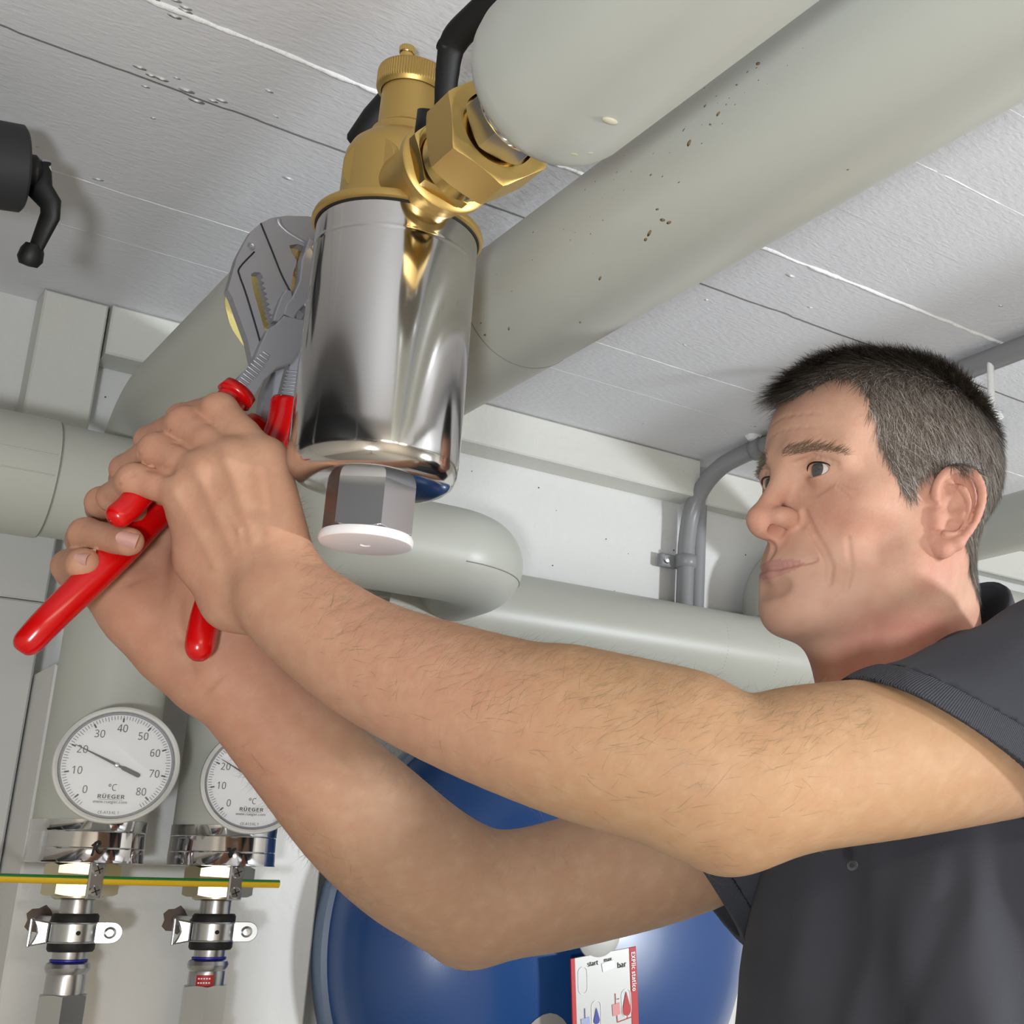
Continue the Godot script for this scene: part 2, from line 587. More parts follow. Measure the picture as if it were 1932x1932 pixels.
func ridge(xa: float, xb: float, h: float, rough: float) -> ArrayMesh:
	var v := PackedVector3Array()
	var n := PackedVector3Array()
	var ix := PackedInt32Array()
	var k := 420
	var f := noise(0.9)
	f.seed = int(h * 1e5)
	for i in k + 1:
		var x := lerpf(xa, xb, float(i) / k)
		var w := h * 1.3 * (1.0 + f.get_noise_1d(x * 30.0) * 0.9)
		var hh := h * (0.75 + f.get_noise_1d(x * 50.0 + 90.0) * 0.8)
		var off := f.get_noise_1d(x * 9.0) * rough * 0.02
		for p in [[-1.0, 0.0], [-0.5, 0.8], [0.0, 1.0], [0.5, 0.8], [1.0, 0.0]]:
			v.append(Vector3(x, -maxf(hh, 0.0001) * p[1] + 0.0003, off + w * p[0]))
			n.append(Vector3(0, -1, p[0] * 1.4).normalized())
		if i > 0:
			for j in 4:
				var q := i * 5 + j
				ix.append_array([q - 5, q - 4, q, q - 4, q + 1, q])
	return arrays_mesh(v, n, ix)

# ---------------------------------------------------------------- pipes
func tube_pts(path: Array, r: float, segs := 56) -> ArrayMesh:
	return sweep(path, [r], segs)

func bend(p: Vector3, from: Vector3, to: Vector3, r: float, k := 14) -> Array: # quarter bend at corner p, coming from direction `from`, leaving along `to`
	var o := []
	for i in k + 1:
		var a := PI / 2 * i / k
		o.append(p - from * r + from * r * sin(a) + to * r * (1.0 - cos(a)))
	return o

func joint_ring(where: Vector3, dir: Vector3, r: float, w := 0.0012) -> Array:
	return [lathe([Vector2(r - 0.001, -w), Vector2(r + 0.0004, -w * 0.8), Vector2(r + 0.0004, w * 0.8), Vector2(r - 0.001, w)], 64), xf(where, along(dir))]

func ring_on(parent: Node3D, where: Vector3, dir: Vector3, r: float, w := 0.0007) -> void:
	var a := joint_ring(where, dir, r, w)
	obj("joint", a[0], M.jacket_seam, parent, a[1])

func pipes() -> void:
	# pipe with the dirt separator: near length, rounded end towards the filter
	var ra := 0.052
	var t := thing("insulated_pipe", "thick pale grey insulated pipe in the foreground, its rounded end by the brass nut", "pipe")
	var zf := FZ + 0.186
	var prof := [Vector2(0.0001, 0.0)]
	prof.append_array([Vector2(0.02, 0.0), Vector2(0.03, 0.0012), Vector2(0.039, 0.0045), Vector2(0.046, 0.0105), Vector2(0.0502, 0.019), Vector2(ra, 0.029), Vector2(ra, 0.055)])
	for k in 10:
		prof.append(Vector2(ra, 0.055 + 0.1 * (k + 1)))
	obj("jacket", lathe(prof, 96), M.jacket, t, xf(Vector3(FX, AXIS, zf), along(Vector3.BACK)))
	var st: SurfaceTool
	var blob := SphereMesh.new()
	blob.radius = 1.0
	blob.height = 2.0
	blob.radial_segments = 10
	blob.rings = 5
	for k in 3:
		var q: Vector3 = [at(1150, 205, 0.7), at(1080, 248, 0.735), at(1108, 264, 0.735)][k]
		var c := Vector3(FX, AXIS, q.z)
		q = c + (q - c).normalized() * (ra + 0.0003)
		if k > 0:
			q = c + (q - c).normalized() * (ra - 0.0012)
		obj("plaster_patch", blob, mat("plaster_patch", Color(0.74, 0.72, 0.63), 0.8), t, Transform3D(along(q - c).scaled_local(Vector3(0.0045 if k != 0 else 0.005, 0.0014, 0.0028)), q))
	# far length, cut end with foam, bending down behind the wall pipe
	t = thing("insulated_pipe", "grey insulated pipe behind the pliers with bare yellow foam at its cut end", "pipe")
	var path := [Vector3(FX, AXIS, FZ - 0.205), Vector3(FX, AXIS, -1.1), Vector3(FX, AXIS, -1.2)]
	path.append_array(bend(Vector3(FX, AXIS, -1.385), Vector3.FORWARD, Vector3.DOWN, 0.1))
	path.append(Vector3(FX, 0.3, -1.385))
	obj("jacket", sweep(path, [0.054], 72, 1.0, Vector3.UP, false), M.jacket, t)
	obj("foam", lathe([Vector2(0.02, 0), Vector2(0.024, 0.0005), Vector2(0.034, 0.002), Vector2(0.043, 0.0005), Vector2(0.0532, -0.0005), Vector2(0.0532, -0.01)], 72, 0.006, 17), M.foam, t, xf(Vector3(FX, AXIS, FZ - 0.206), along(Vector3.BACK)))
	obj("bare_pipe", sweep([Vector3(FX, AXIS, FZ - 0.13), Vector3(FX, AXIS, FZ - 0.22)], [0.021], 32), M.zinc, t)
	# the long pipe beside it
	t = thing("insulated_pipe", "long pale grey insulated pipe crossing under the ceiling, with scuffs and chips", "pipe")
	var bx := 0.472
	var by := 0.466
	path = [Vector3(bx, by, 0.6)]
	for k in 18:
		path.append(Vector3(bx, by, 0.5 - 0.1 * k))
	path.append_array(bend(Vector3(bx, by, -1.385), Vector3.FORWARD, Vector3.DOWN, 0.09))
	path.append(Vector3(bx, 0.3, -1.385))
	var rb := 0.0555
	obj("jacket", sweep(path, [rb], 96, 1.0, Vector3.UP, false), M.jacket, t)
	ring_on(t, Vector3(bx, by, -0.905), Vector3.BACK, rb, 0.0004)
	ring_on(t, Vector3(bx, by, -0.2), Vector3.BACK, rb, 0.0004)
	st = SurfaceTool.new()
	st.begin(Mesh.PRIMITIVE_TRIANGLES)
	var marks := [[1225, 440, 4.5], [1250, 415, 4.0], [1132, 525, 4.0], [1240, 395, 2.5], [1218, 452, 3.0], [1355, 215, 3.0], [1300, 270, 3.5], [1330, 200, 2.5], [1430, 120, 3.0], [1390, 160, 2.0], [960, 620, 3.0], [915, 632, 2.5], [1095, 608, 2.5], [1228, 330, 2.0], [1290, 245, 2.0], [1340, 235, 2.0], [1262, 420, 3.0], [1600, 320, 1.5]]
	for k in 48:
		var s := rng.randf_range(0.5, 1.5)
		var along_b := rng.randf()
		marks.append([lerpf(920, 1500, along_b) + rng.randfn() * 20.0, lerpf(560, 110, along_b) + rng.randfn() * 45.0, s])
	for k in marks:
		var dir := at(k[0], k[1], 1.0)
		# where that line of sight meets the pipe
		var aa := dir.x * dir.x + dir.y * dir.y
		var bb := dir.x * bx + dir.y * by
		var disc := bb * bb - aa * (bx * bx + by * by - rb * rb)
		if disc <= 0.0:
			continue
		var q := dir * ((bb - sqrt(disc)) / aa)
		var out := (q - Vector3(bx, by, q.z)).normalized()
		var s: float = k[2] * 0.0004
		st.append_from(blob, 0, Transform3D(along(out, Vector3.BACK).rotated(out, rng.randf_range(-0.6, 0.6)).scaled_local(Vector3(s * rng.randf_range(1.0, 2.2), s * 0.4, s * rng.randf_range(0.5, 1.0))), q))
	obj("chips", st.commit(), mat("chip_tan", Color(0.5, 0.42, 0.3), 0.9), t).set_meta("kind", "stuff")
	# pipe along the wall, in front, ending in a rounded elbow
	t = thing("insulated_pipe", "pale grey insulated pipe along the back wall with rounded elbow end below the steel can", "pipe")
	var y1 := 0.343
	var z1 := -1.28
	var r1 := 0.0515
	path = []
	for k in 12:
		path.append(Vector3(-0.15 + 0.06 * k, y1, z1))
	path.append_array(bend(Vector3(0.655, y1, z1), Vector3.RIGHT, Vector3.FORWARD, 0.058, 16))
	path.append(Vector3(0.655, y1, WALL + 0.002))
	obj("jacket", sweep(path, [r1], 72, 1.0, Vector3.UP, false), M.jacket, t)
	obj("sleeve", lathe([Vector2(r1, -0.3), Vector2(r1 + 0.0025, -0.299), Vector2(r1 + 0.0025, 0.0), Vector2(r1, 0.001)], 72), M.jacket, t, xf(Vector3(0.205, y1, z1), along(Vector3.RIGHT)))
	ring_on(t, Vector3(0.206, y1, z1), Vector3.RIGHT, r1 + 0.0012, 0.0006)
	for h in [[-0.009, 0.0006], [0.008, 0.0008]]:
		var out := Vector3(0, h[0] / r1, sqrt(1.0 - pow(h[0] / r1, 2)))
		obj("lap_seam", sweep([Vector3(-0.1, y1, z1) + out * (r1 + 0.0025), Vector3(0.203, y1, z1) + out * (r1 + 0.0025)], [h[1]], 8), M.jacket, t)
	obj("elbow_seam", sweep(offset_path(bend(Vector3(0.655, y1, z1), Vector3.RIGHT, Vector3.FORWARD, 0.058, 16), Vector3(0.655 - 0.058, y1, z1 - 0.058), r1, -0.35), [0.0006], 6), M.jacket_seam, t)
	# second wall pipe, lower and behind
	t = thing("insulated_pipe", "grey insulated pipe low along the back wall behind the man's chin", "pipe")
	var y2 := 0.318
	var z2 := -1.432
	obj("jacket", sweep([Vector3(0.58, y2, z2), Vector3(1.0, y2, z2), Vector3(1.6, y2, z2), Vector3(2.68, y2, z2)], [0.054], 72, 1.0, Vector3.UP, false), M.jacket, t)
	for x in [1.06, 1.15, 1.7]:
		ring_on(t, Vector3(x, y2, z2), Vector3.RIGHT, 0.0536, 0.0004)
	# white elbow near the man's mouth
	t = thing("insulated_pipe", "pale insulated elbow on the back wall just left of the man's lips", "pipe")
	path = [Vector3(1.19, 0.374, -1.44), Vector3(1.19, 0.39, -1.44)]
	path.append_array(bend(Vector3(1.19, 0.455, -1.44), Vector3.UP, Vector3.RIGHT, 0.06))
	path.append(Vector3(2.68, 0.455, -1.44))
	obj("jacket", sweep(path, [0.046], 48, 1.0, Vector3.BACK, false), M.jacket, t)
	# pipe at the right edge, coming forward under the ceiling
	t = thing("insulated_pipe", "slim grey insulated pipe under the ceiling behind the man's head", "pipe")
	obj("jacket", sweep([Vector3(1.25, 0.452, -1.38), Vector3(1.25, 0.452, -0.9), Vector3(1.25, 0.452, 0.6)], [0.037], 48), M.jacket, t)
	# electrical conduits
	t = thing("cable_conduit", "grey conduit curving from the wall up onto the ceiling in front of the man's brow", "conduit")
	path = [Vector3(1.053, 0.2, -1.474), Vector3(1.053, 0.46, -1.474)]
	path.append_array(smooth_path([Vector3(1.053, 0.47, -1.474), Vector3(1.055, 0.515, -1.468), Vector3(1.058, 0.552, -1.445), Vector3(1.06, 0.574, -1.405), Vector3(1.06, 0.58, -1.35)], 6))
	path.append_array([Vector3(1.06, 0.58, -1.2), Vector3(1.06, 0.58, -0.5), Vector3(1.06, 0.58, 1.0)])
	obj("tube", sweep(path, [0.0125], 24), M.conduit, t)
	obj("saddle_clip", sweep([Vector3(1.053, 0.437, -1.474), Vector3(1.053, 0.455, -1.474)], [0.0155], 24), M.conduit, t)
	obj("clip_foot", box(Vector3(0.028, 0.018, 0.012), 0.002), M.conduit, t, xf(Vector3(1.031, 0.446, -1.489)))
	obj("clip_screw", lathe([Vector2(0.0001, 0.004), Vector2(0.005, 0.003), Vector2(0.0065, 0.0)], 16), M.zinc, t, xf(Vector3(1.026, 0.447, -1.483), along(Vector3.BACK)))
	obj("saddle_clip", sweep([Vector3(1.06, 0.58, -1.33), Vector3(1.06, 0.58, -1.31)], [0.0155], 24), M.conduit, t)
	obj("plaster_blob", lathe([Vector2(0.0001, 0.008), Vector2(0.008, 0.006), Vector2(0.012, 0.0)], 14, 0.12, 5), M.ridge_paint, t, xf(Vector3(1.05, CEIL, -1.32), along(Vector3.DOWN)))
	t = thing("cable_conduit", "straight grey conduit running up the wall behind the curved one", "conduit")
	obj("tube", sweep([Vector3(1.081, 0.2, -1.486), Vector3(1.081, CEIL - 0.002, -1.486)], [0.0125], 24), M.conduit, t)
	# bracket on the ceiling beside the head
	t = thing("ceiling_hook", "small white plastered hook on the ceiling behind the man's crown", "hook", at(1872, 790, 1.45))
	obj("hook_plate", lathe([Vector2(0.0001, 0.01), Vector2(0.009, 0.008), Vector2(0.012, 0.0), Vector2(0.004, -0.006), Vector2(0.0001, -0.007)], 12, 0.2, 5), M.ridge_paint, t)
	obj("hook_arm", sweep([Vector3(0, 0.07, 0), Vector3(0, 0.0, 0), Vector3(0.004, -0.022, 0.002), Vector3(0.0, -0.03, 0.0)], [0.004, 0.004, 0.005, 0.003], 10), M.ridge_paint, t)
	# shut-off with a black crank at the left edge
	t = thing("crank_valve", "black valve head with cranked lever and knob at the left edge", "valve")
	var p := at(0, 312, 1.0)
	var q := at(60, 322, 1.014)
	var ax := (q - p).normalized()
	obj("body", lathe([Vector2(0.0001, 0.0), Vector2(0.031, 0.0), Vector2(0.0335, -0.002), Vector2(0.0335, -0.09), Vector2(0.0001, -0.09)], 40), M.dark_plastic, t, xf(p + ax * 0.016, along(ax)))
	obj("hub", lathe([Vector2(0.0001, 0.0115), Vector2(0.009, 0.0115), Vector2(0.0125, 0.008), Vector2(0.0125, 0.0), Vector2(0.0001, 0.0)], 32), M.black_coat, t, xf(p + ax * 0.016, along(ax)))
	var h := p + ax * 0.025
	var up := turn.y
	var rt := turn.x
	var pts := [h + up * 0.006, h - up * 0.014 + rt * 0.002, h - up * 0.0255 + rt * 0.011, h - up * 0.035 + rt * 0.0105, h - up * 0.061 - rt * 0.001]
	obj("lever", sweep(pts, [0.011, 0.0105, 0.0085, 0.0078, 0.0055], 18, 0.55, turn.z), M.black_coat, t)
	obj("knob", lathe([Vector2(0.0001, 0.0), Vector2(0.0066, 0.0008), Vector2(0.0092, 0.006), Vector2(0.0084, 0.013), Vector2(0.006, 0.018), Vector2(0.0001, 0.0185)], 28), M.black_coat, t, xf(pts[4] - up * 0.013 - rt * 0.006, along(up + rt * 0.3)))
	obj("bolt", hexnut(0.0085, 0.006), M.zinc, t, xf(h + ax * 0.0058 + up * 0.002, along(ax)))
	obj("bracket", sweep([p - ax * 0.06, Vector3(p.x - 0.05, CEIL, p.z)], [0.012], 16), M.dark_plastic, t)

func offset_path(path: Array, centre: Vector3, r: float, tilt: float) -> Array:
	var o := []
	for q in path:
		var d: Vector3 = (q - centre).normalized()
		o.append(q + (d * cos(tilt) + Vector3.UP * sin(tilt)) * (r + 0.0002))
	return o

# ---------------------------------------------------------------- thermometers and risers
func add_mesh(st: SurfaceTool, m: Mesh, t: Transform3D) -> void:
	st.append_from(m, 0, t)

func stripe(st: SurfaceTool, a: Vector2, b: Vector2, w: float, z := 0.0) -> void:
	var d := (b - a).normalized()
	var s := Vector2(-d.y, d.x) * w / 2
	var q := [a + s, b + s, b - s, a - s]
	var v := PackedVector3Array()
	for p in q:
		v.append(Vector3(p.x, p.y, z))
	var n := PackedVector3Array([Vector3.BACK, Vector3.BACK, Vector3.BACK, Vector3.BACK])
	st.append_from(arrays_mesh(v, n, PackedInt32Array([0, 1, 2, 0, 2, 3])), 0, Transform3D())

func words(st: SurfaceTool, text: String, size: float, where: Vector2, z := 0.0, face := "Droid Sans", bold := 400, spin := 0.0, stretch := 1.0) -> void:
	var t := letters(text, size, face, bold)
	st.append_from(t, 0, Transform3D(Basis(Vector3(0, 0, 1), spin).scaled_local(Vector3(stretch, 1, 1)), Vector3(where.x, where.y, z)))

func gauge(where: Vector3, r: float, value: float, label: String, yaw: float) -> void:
	var t := thing("dial_thermometer", label, "thermometer", where, "dial thermometers on the risers")
	t.rotation.y = yaw
	var k := r / 0.05
	obj("case", lathe([Vector2(0.0001, -0.02), Vector2(0.044, -0.02), Vector2(0.0475, -0.017), Vector2(0.0485, 0.0), Vector2(0.046, 0.0005), Vector2(0.0455, -0.0035)], 72), M.gauge_rim, t, xf(Vector3.ZERO, along(Vector3.BACK).scaled(Vector3.ONE * k)))
	obj("rim", lathe([Vector2(0.0485, -0.004), Vector2(0.0502, -0.003), Vector2(0.0506, 0.0), Vector2(0.0498, 0.0026), Vector2(0.048, 0.0034), Vector2(0.0464, 0.0026), Vector2(0.0457, 0.0)], 96), M.gauge_rim, t, xf(Vector3.ZERO, along(Vector3.BACK).scaled(Vector3.ONE * k)))
	obj("rim_inside", lathe([Vector2(0.0458, 0.0008), Vector2(0.0455, -0.0036), Vector2(0.0432, -0.0038)], 72), M.gauge_inner, t, xf(Vector3.ZERO, along(Vector3.BACK).scaled(Vector3.ONE * k)))
	var dial := obj("dial", lathe([Vector2(0.0001, -0.0036), Vector2(0.0436, -0.0036), Vector2(0.0436, -0.0045)], 64), M.dial_white, t, xf(Vector3.ZERO, along(Vector3.BACK).scaled(Vector3.ONE * k)))
	var st := SurfaceTool.new()
	st.begin(Mesh.PRIMITIVE_TRIANGLES)
	for v in range(-5, 85):
		var a := deg_to_rad(225.0 - 3.375 * v)
		var d := Vector2(cos(a), sin(a))
		if v < -3 or v > 83:
			continue
		if v % 10 == 0 and v >= 0 and v <= 80:
			stripe(st, d * 0.0372, d * 0.0408, 0.0014)
		stripe(st, d * (0.0395 if v % 5 else 0.0385), d * 0.0428, 0.00046)
	for v in range(0, 90, 10):
		var a := deg_to_rad(225.0 - 3.375 * v)
		words(st, str(v), 0.0088, Vector2(cos(a), sin(a)) * (0.0312 if v != 40 else 0.0318), 0.0, "Droid Sans", 400, 0.0, 0.88)
	words(st, "°C", 0.0076, Vector2(-0.001, -0.0195), 0.0, "Droid Sans", 400, 0.0, 0.9)
	words(st, "RÜEGER", 0.0046, Vector2(-0.001, -0.0272), 0.0, "Droid Sans", 700, 0.0, 1.25)
	stripe(st, Vector2(-0.0105, -0.0297), Vector2(0.0085, -0.0297), 0.0003)
	words(st, "www.rueger.com", 0.0024, Vector2(-0.001, -0.0317), 0.0, "Droid Sans", 400, 0.0, 1.1)
	words(st, "CE-A13 KL 1", 0.0016, Vector2(-0.001, -0.0408))
	obj("dial_print", st.commit(), M.print_black, dial, xf(Vector3(0, -0.0034, 0), along(Vector3.BACK).inverse()))
	st = SurfaceTool.new()
	st.begin(Mesh.PRIMITIVE_TRIANGLES)
	var ang := deg_to_rad(225.0 - 3.375 * value)
	var d := Vector2(cos(ang), sin(ang))
	var s := Vector2(-d.y, d.x)
	var pts: Array = [d * 0.0385 + s * 0.0002, d * 0.0385 - s * 0.0002, d * 0.004 - s * 0.0011, -d * 0.004 - s * 0.001, -d * 0.006 - s * 0.0018]
	for q in arc(Vector2(), 0.0019, -90, 90, 6):
		pts.append(-d * 0.0195 + (-d) * q.x + (-s) * -q.y)
	pts.append_array([-d * 0.006 + s * 0.0018, -d * 0.004 + s * 0.001, d * 0.004 + s * 0.0011])
	var hand := obj("pointer", slab(pts, 0.0006, 0.0001), M.print_black, t, xf(Vector3(0, 0, -0.0024 * k), Basis().scaled(Vector3.ONE * k)))
	obj("hub", lathe([Vector2(0.0001, 0.0012), Vector2(0.0014, 0.0011), Vector2(0.0021, 0.0004), Vector2(0.0021, -0.0008)], 24), M.zinc, hand, xf(Vector3(0, 0, 0), along(Vector3.BACK)))
	obj("glass", lathe([Vector2(0.0001, 0.0), Vector2(0.0458, 0.0), Vector2(0.0458, -0.0008), Vector2(0.0001, -0.0008)], 48), M.glass, t, xf(Vector3(0, 0, -0.0002), along(Vector3.BACK).scaled(Vector3.ONE * k)))
	obj("stem", sweep([Vector3(0, 0, -0.018), Vector3(0, 0, -0.07)], [0.011], 20), M.brass_pale, t)

func hex_pipe_set(x: float, z: float, drop: float, which: String, word: String, red_label: bool) -> void:
	var t := thing("insulated_riser", "grey insulated vertical pipe with foil end band marked %s" % word, "pipe", Vector3(x, 0, z), "risers below the thermometers")
	obj("jacket", sweep([Vector3(0, 0.3, 0), Vector3(0, 0.15, 0), Vector3(0, 0.035, 0)], [0.0452], 64, 1.0, Vector3.BACK, false), M.jacket, t)
	var band := obj("foil_band", lathe([Vector2(0.0001, 0.011), Vector2(0.0445, 0.0112), Vector2(0.0474, 0.0115), Vector2(0.0468, 0.0135), Vector2(0.0463, 0.0225), Vector2(0.0468, 0.0232), Vector2(0.0462, 0.0240), Vector2(0.0458, 0.0365), Vector2(0.0466, 0.0372), Vector2(0.046, 0.0385), Vector2(0.0462, 0.0465), Vector2(0.0453, 0.0468)], 64, 0.0045, 9), M.chrome, t)
	var st := SurfaceTool.new()
	st.begin(Mesh.PRIMITIVE_TRIANGLES)
	var facing := Vector3(-x, 0, -z).normalized()
	if word == "R":
		for a in [[Vector2(-0.002, -0.004), Vector2(-0.0006, 0.0046)], [Vector2(-0.0028, 0.002), Vector2(0.001, 0.0052)], [Vector2(0.001, 0.0052), Vector2(0.0022, 0.0032)], [Vector2(0.0022, 0.0032), Vector2(-0.0004, 0.0008)], [Vector2(-0.0004, 0.0008), Vector2(0.0022, -0.0022)], [Vector2(0.0022, -0.0022), Vector2(0.0042, -0.002)]]:
			stripe(st, a[0] * 1.3, a[1] * 1.3, 0.0017)
	else:
		for a in [[Vector2(-0.0024, 0.0036), Vector2(-0.0002, -0.0028)], [Vector2(-0.0002, -0.0028), Vector2(0.001, 0.0014)], [Vector2(0.001, 0.0014), Vector2(0.0024, 0.0032)], [Vector2(-0.0014, 0.0034), Vector2(-0.0002, -0.0028)]]:
			stripe(st, a[0] * 1.3, a[1] * 1.3, 0.002)
	var bf := Basis.looking_at(-facing.rotated(Vector3.UP, 0.16))
	obj("handwritten_mark", st.commit(), M.print_black, band, xf(bf.z * 0.0484 + Vector3(0, 0.0225, 0), bf))
	t = thing("pipe_union", "brass union nut under the foil band marked %s" % word, "fitting", Vector3(x, 0, z), "brass unions under the risers")
	obj("nut", hexnut(0.0305, 0.027, 0.012, 0.35), M.brass_pale, t, xf(Vector3(0, -0.0025, 0)))
	obj("collar", lathe([Vector2(0.018, -0.019), Vector2(0.021, -0.0175), Vector2(0.021, -0.015)], 32), M.brass_pale, t)
	t = thing("steel_pipe", "bright 28 millimetre steel pipe below the union marked %s" % word, "pipe", Vector3(x, 0, z), "steel pipes below the unions")
	obj("tube", sweep([Vector3(0, 0.012, 0), Vector3(0, -0.075, 0)], [0.0133], 40), M.steel_satin, t)
	obj("blue_ring", lathe([Vector2(0.0133, -0.0697), Vector2(0.0147, -0.0692), Vector2(0.0147, -0.0678), Vector2(0.0133, -0.0673)], 32), M.blue_ring, t)
	var fit := obj("press_fitting", lathe([Vector2(0.0138, -0.11), Vector2(0.0155, -0.095), Vector2(0.0155, -0.0815), Vector2(0.0152, -0.0795), Vector2(0.0168, -0.0775), Vector2(0.0178, -0.0745), Vector2(0.0168, -0.0712), Vector2(0.0148, -0.0698), Vector2(0.0133, -0.0695)], 40), M.steel_satin, t)
	if red_label:
		var lb := sheet_on(0.0158, 0.015, 0.0095, deg_to_rad(112))
		var tagm := obj("red_label", lb, M.print_red, fit, xf(Vector3(0, -0.0872, 0)))
		st = SurfaceTool.new()
		st.begin(Mesh.PRIMITIVE_TRIANGLES)
		for row in 2:
			for c in 5:
				stripe(st, Vector2(-0.0055 + c * 0.0022, 0.0018 - row * 0.0036), Vector2(-0.0041 + c * 0.0022, 0.0018 - row * 0.0036), 0.0012)
		var out := Vector3(cos(deg_to_rad(112)), 0, sin(deg_to_rad(112)))
		var b := Basis.looking_at(-out)
		obj("label_print", st.commit(), M.print_white, tagm, xf(out * 0.0163, b))
	obj("end_nut", hexnut(0.0205, 0.036, 0.012, 0.75), M.zinc, t, xf(Vector3(0, -0.1135 - drop, 0)))
	obj("lower_union", hexnut(0.0225, 0.02, 0.012, 0.2), M.brass_bright, t, xf(Vector3(0, -0.143 - drop, 0)))
	obj("lower_tube", sweep([Vector3(0, -0.15 - drop, 0), Vector3(0, FLOOR, 0)], [0.0133], 24), M.steel_satin, t)
	# clamp
	var cl := thing("pipe_clamp", "zinc pipe clamp with black rubber lining on the %s" % which, "clamp", Vector3(x, -0.046, z), "pipe clamps on the steel pipes")
	obj("rubber_lining", lathe([Vector2(0.0134, -0.0155), Vector2(0.0172, -0.0155), Vector2(0.0185, -0.0135), Vector2(0.0185, -0.0085), Vector2(0.0172, -0.0075), Vector2(0.0172, 0.0075), Vector2(0.0185, 0.0085), Vector2(0.0185, 0.0135), Vector2(0.0172, 0.0155), Vector2(0.0134, 0.0155)], 40), M.rubber, cl)
	obj("band", lathe([Vector2(0.0173, -0.0088), Vector2(0.0193, -0.0084), Vector2(0.0196, -0.0076), Vector2(0.0189, -0.007), Vector2(0.0189, 0.007), Vector2(0.0196, 0.0076), Vector2(0.0193, 0.0084), Vector2(0.0173, 0.0088)], 48), M.zinc, cl)
	var yb := Basis(Vector3.UP, -0.25)
	obj("lug", slab(arc(Vector2(0.006, 0), 0.0088, -90, 90, 12) + [Vector2(-0.008, 0.0088), Vector2(-0.008, -0.0088)], 0.0022, 0.0005), M.zinc, cl, xf(yb * Vector3(0.0235, 0, 0.0065), yb))
	obj("screw", lathe([Vector2(0.0001, 0.0035), Vector2(0.003, 0.0033), Vector2(0.0048, 0.0018), Vector2(0.005, 0.0), Vector2(0.0001, -0.001)], 24), M.zinc, cl, xf(yb * Vector3(0.0285, 0, 0.0078), yb * along(Vector3.BACK)))
	obj("hinge", slab([Vector2(-0.009, -0.011), Vector2(0.004, -0.0085), Vector2(0.004, 0.0085), Vector2(-0.009, 0.011), Vector2(-0.006, 0.005), Vector2(-0.0045, 0.0), Vector2(-0.006, -0.005)], 0.011, 0.0012), M.zinc, cl, xf(yb * Vector3(-0.0225, 0, 0.002), yb))
	obj("hinge_plate", box(Vector3(0.002, 0.023, 0.013), 0.0006), M.zinc, cl, xf(yb * Vector3(-0.0325, 0, 0.001), yb))
	obj("rivet", lathe([Vector2(0.0001, 0.0008), Vector2(0.0019, 0.0)], 14), M.groove_dark, cl, xf(bf * Vector3(0.001, 0, 0.0189), bf * along(Vector3.BACK)))
	obj("wall_rod", sweep([Vector3(-0.012, 0.008, -0.016), Vector3(-0.012, 0.008, BOARD - z)], [0.0045], 14), M.zinc, cl)
	obj("plug_hole", lathe([Vector2(0.0001, 0.002), Vector2(0.007, 0.002), Vector2(0.012, 0.0)], 14, 0.15, 5), mat("mortar", Color(0.42, 0.37, 0.33), 0.95), cl, xf(Vector3(-0.012, 0.008, BOARD - z), along(Vector3.BACK)))
	# earth clamp on the union
	var ec := thing("earth_terminal", "small two-screw zinc bar clamping striped wire on the %s" % which, "terminal", Vector3(x, -0.003, z), "earth terminals on the striped wire")
	var fb := Basis.looking_at(-Vector3(0.04, 0, 1).normalized().rotated(Vector3.UP, 0.1))
	obj("bar", box(Vector3(0.0125, 0.03, 0.004), 0.0012), M.zinc, ec, xf(fb * Vector3(-0.003, 0, 0.0385), fb))
	for s in [-1, 1]:
		var sc := obj("screw", lathe([Vector2(0.0001, 0.0016), Vector2(0.0042, 0.0014), Vector2(0.0053, 0.0)], 24), M.zinc, ec, xf(fb * Vector3(-0.003, s * 0.0087, 0.0405), fb * along(Vector3.BACK)))
		st = SurfaceTool.new()
		st.begin(Mesh.PRIMITIVE_TRIANGLES)
		stripe(st, Vector2(-0.0032, -0.0014), Vector2(0.0032, 0.0014), 0.0009)
		stripe(st, Vector2(-0.0014, 0.0032), Vector2(0.0014, -0.0032), 0.0009)
		obj("cross_slot", st.commit(), M.groove_dark, sc, xf(Vector3(0, 0.0018, 0), along(Vector3.BACK).inverse()))

func sheet_on(r: float, w: float, h: float, mid: float) -> ArrayMesh: # a label wrapped on an upright cylinder
	var v := PackedVector3Array()
	var n := PackedVector3Array()
	var ix := PackedInt32Array()
	for i in 9:
		var a := mid + (i / 8.0 - 0.5) * w / r
		for y in [-h / 2, h / 2]:
			v.append(Vector3(cos(a) * r, y, sin(a) * r))
			n.append(Vector3(cos(a), 0, sin(a)))
		if i > 0:
			var k := i * 2
			ix.append_array([k - 2, k - 1, k, k - 1, k + 1, k])
	return arrays_mesh(v, n, ix)

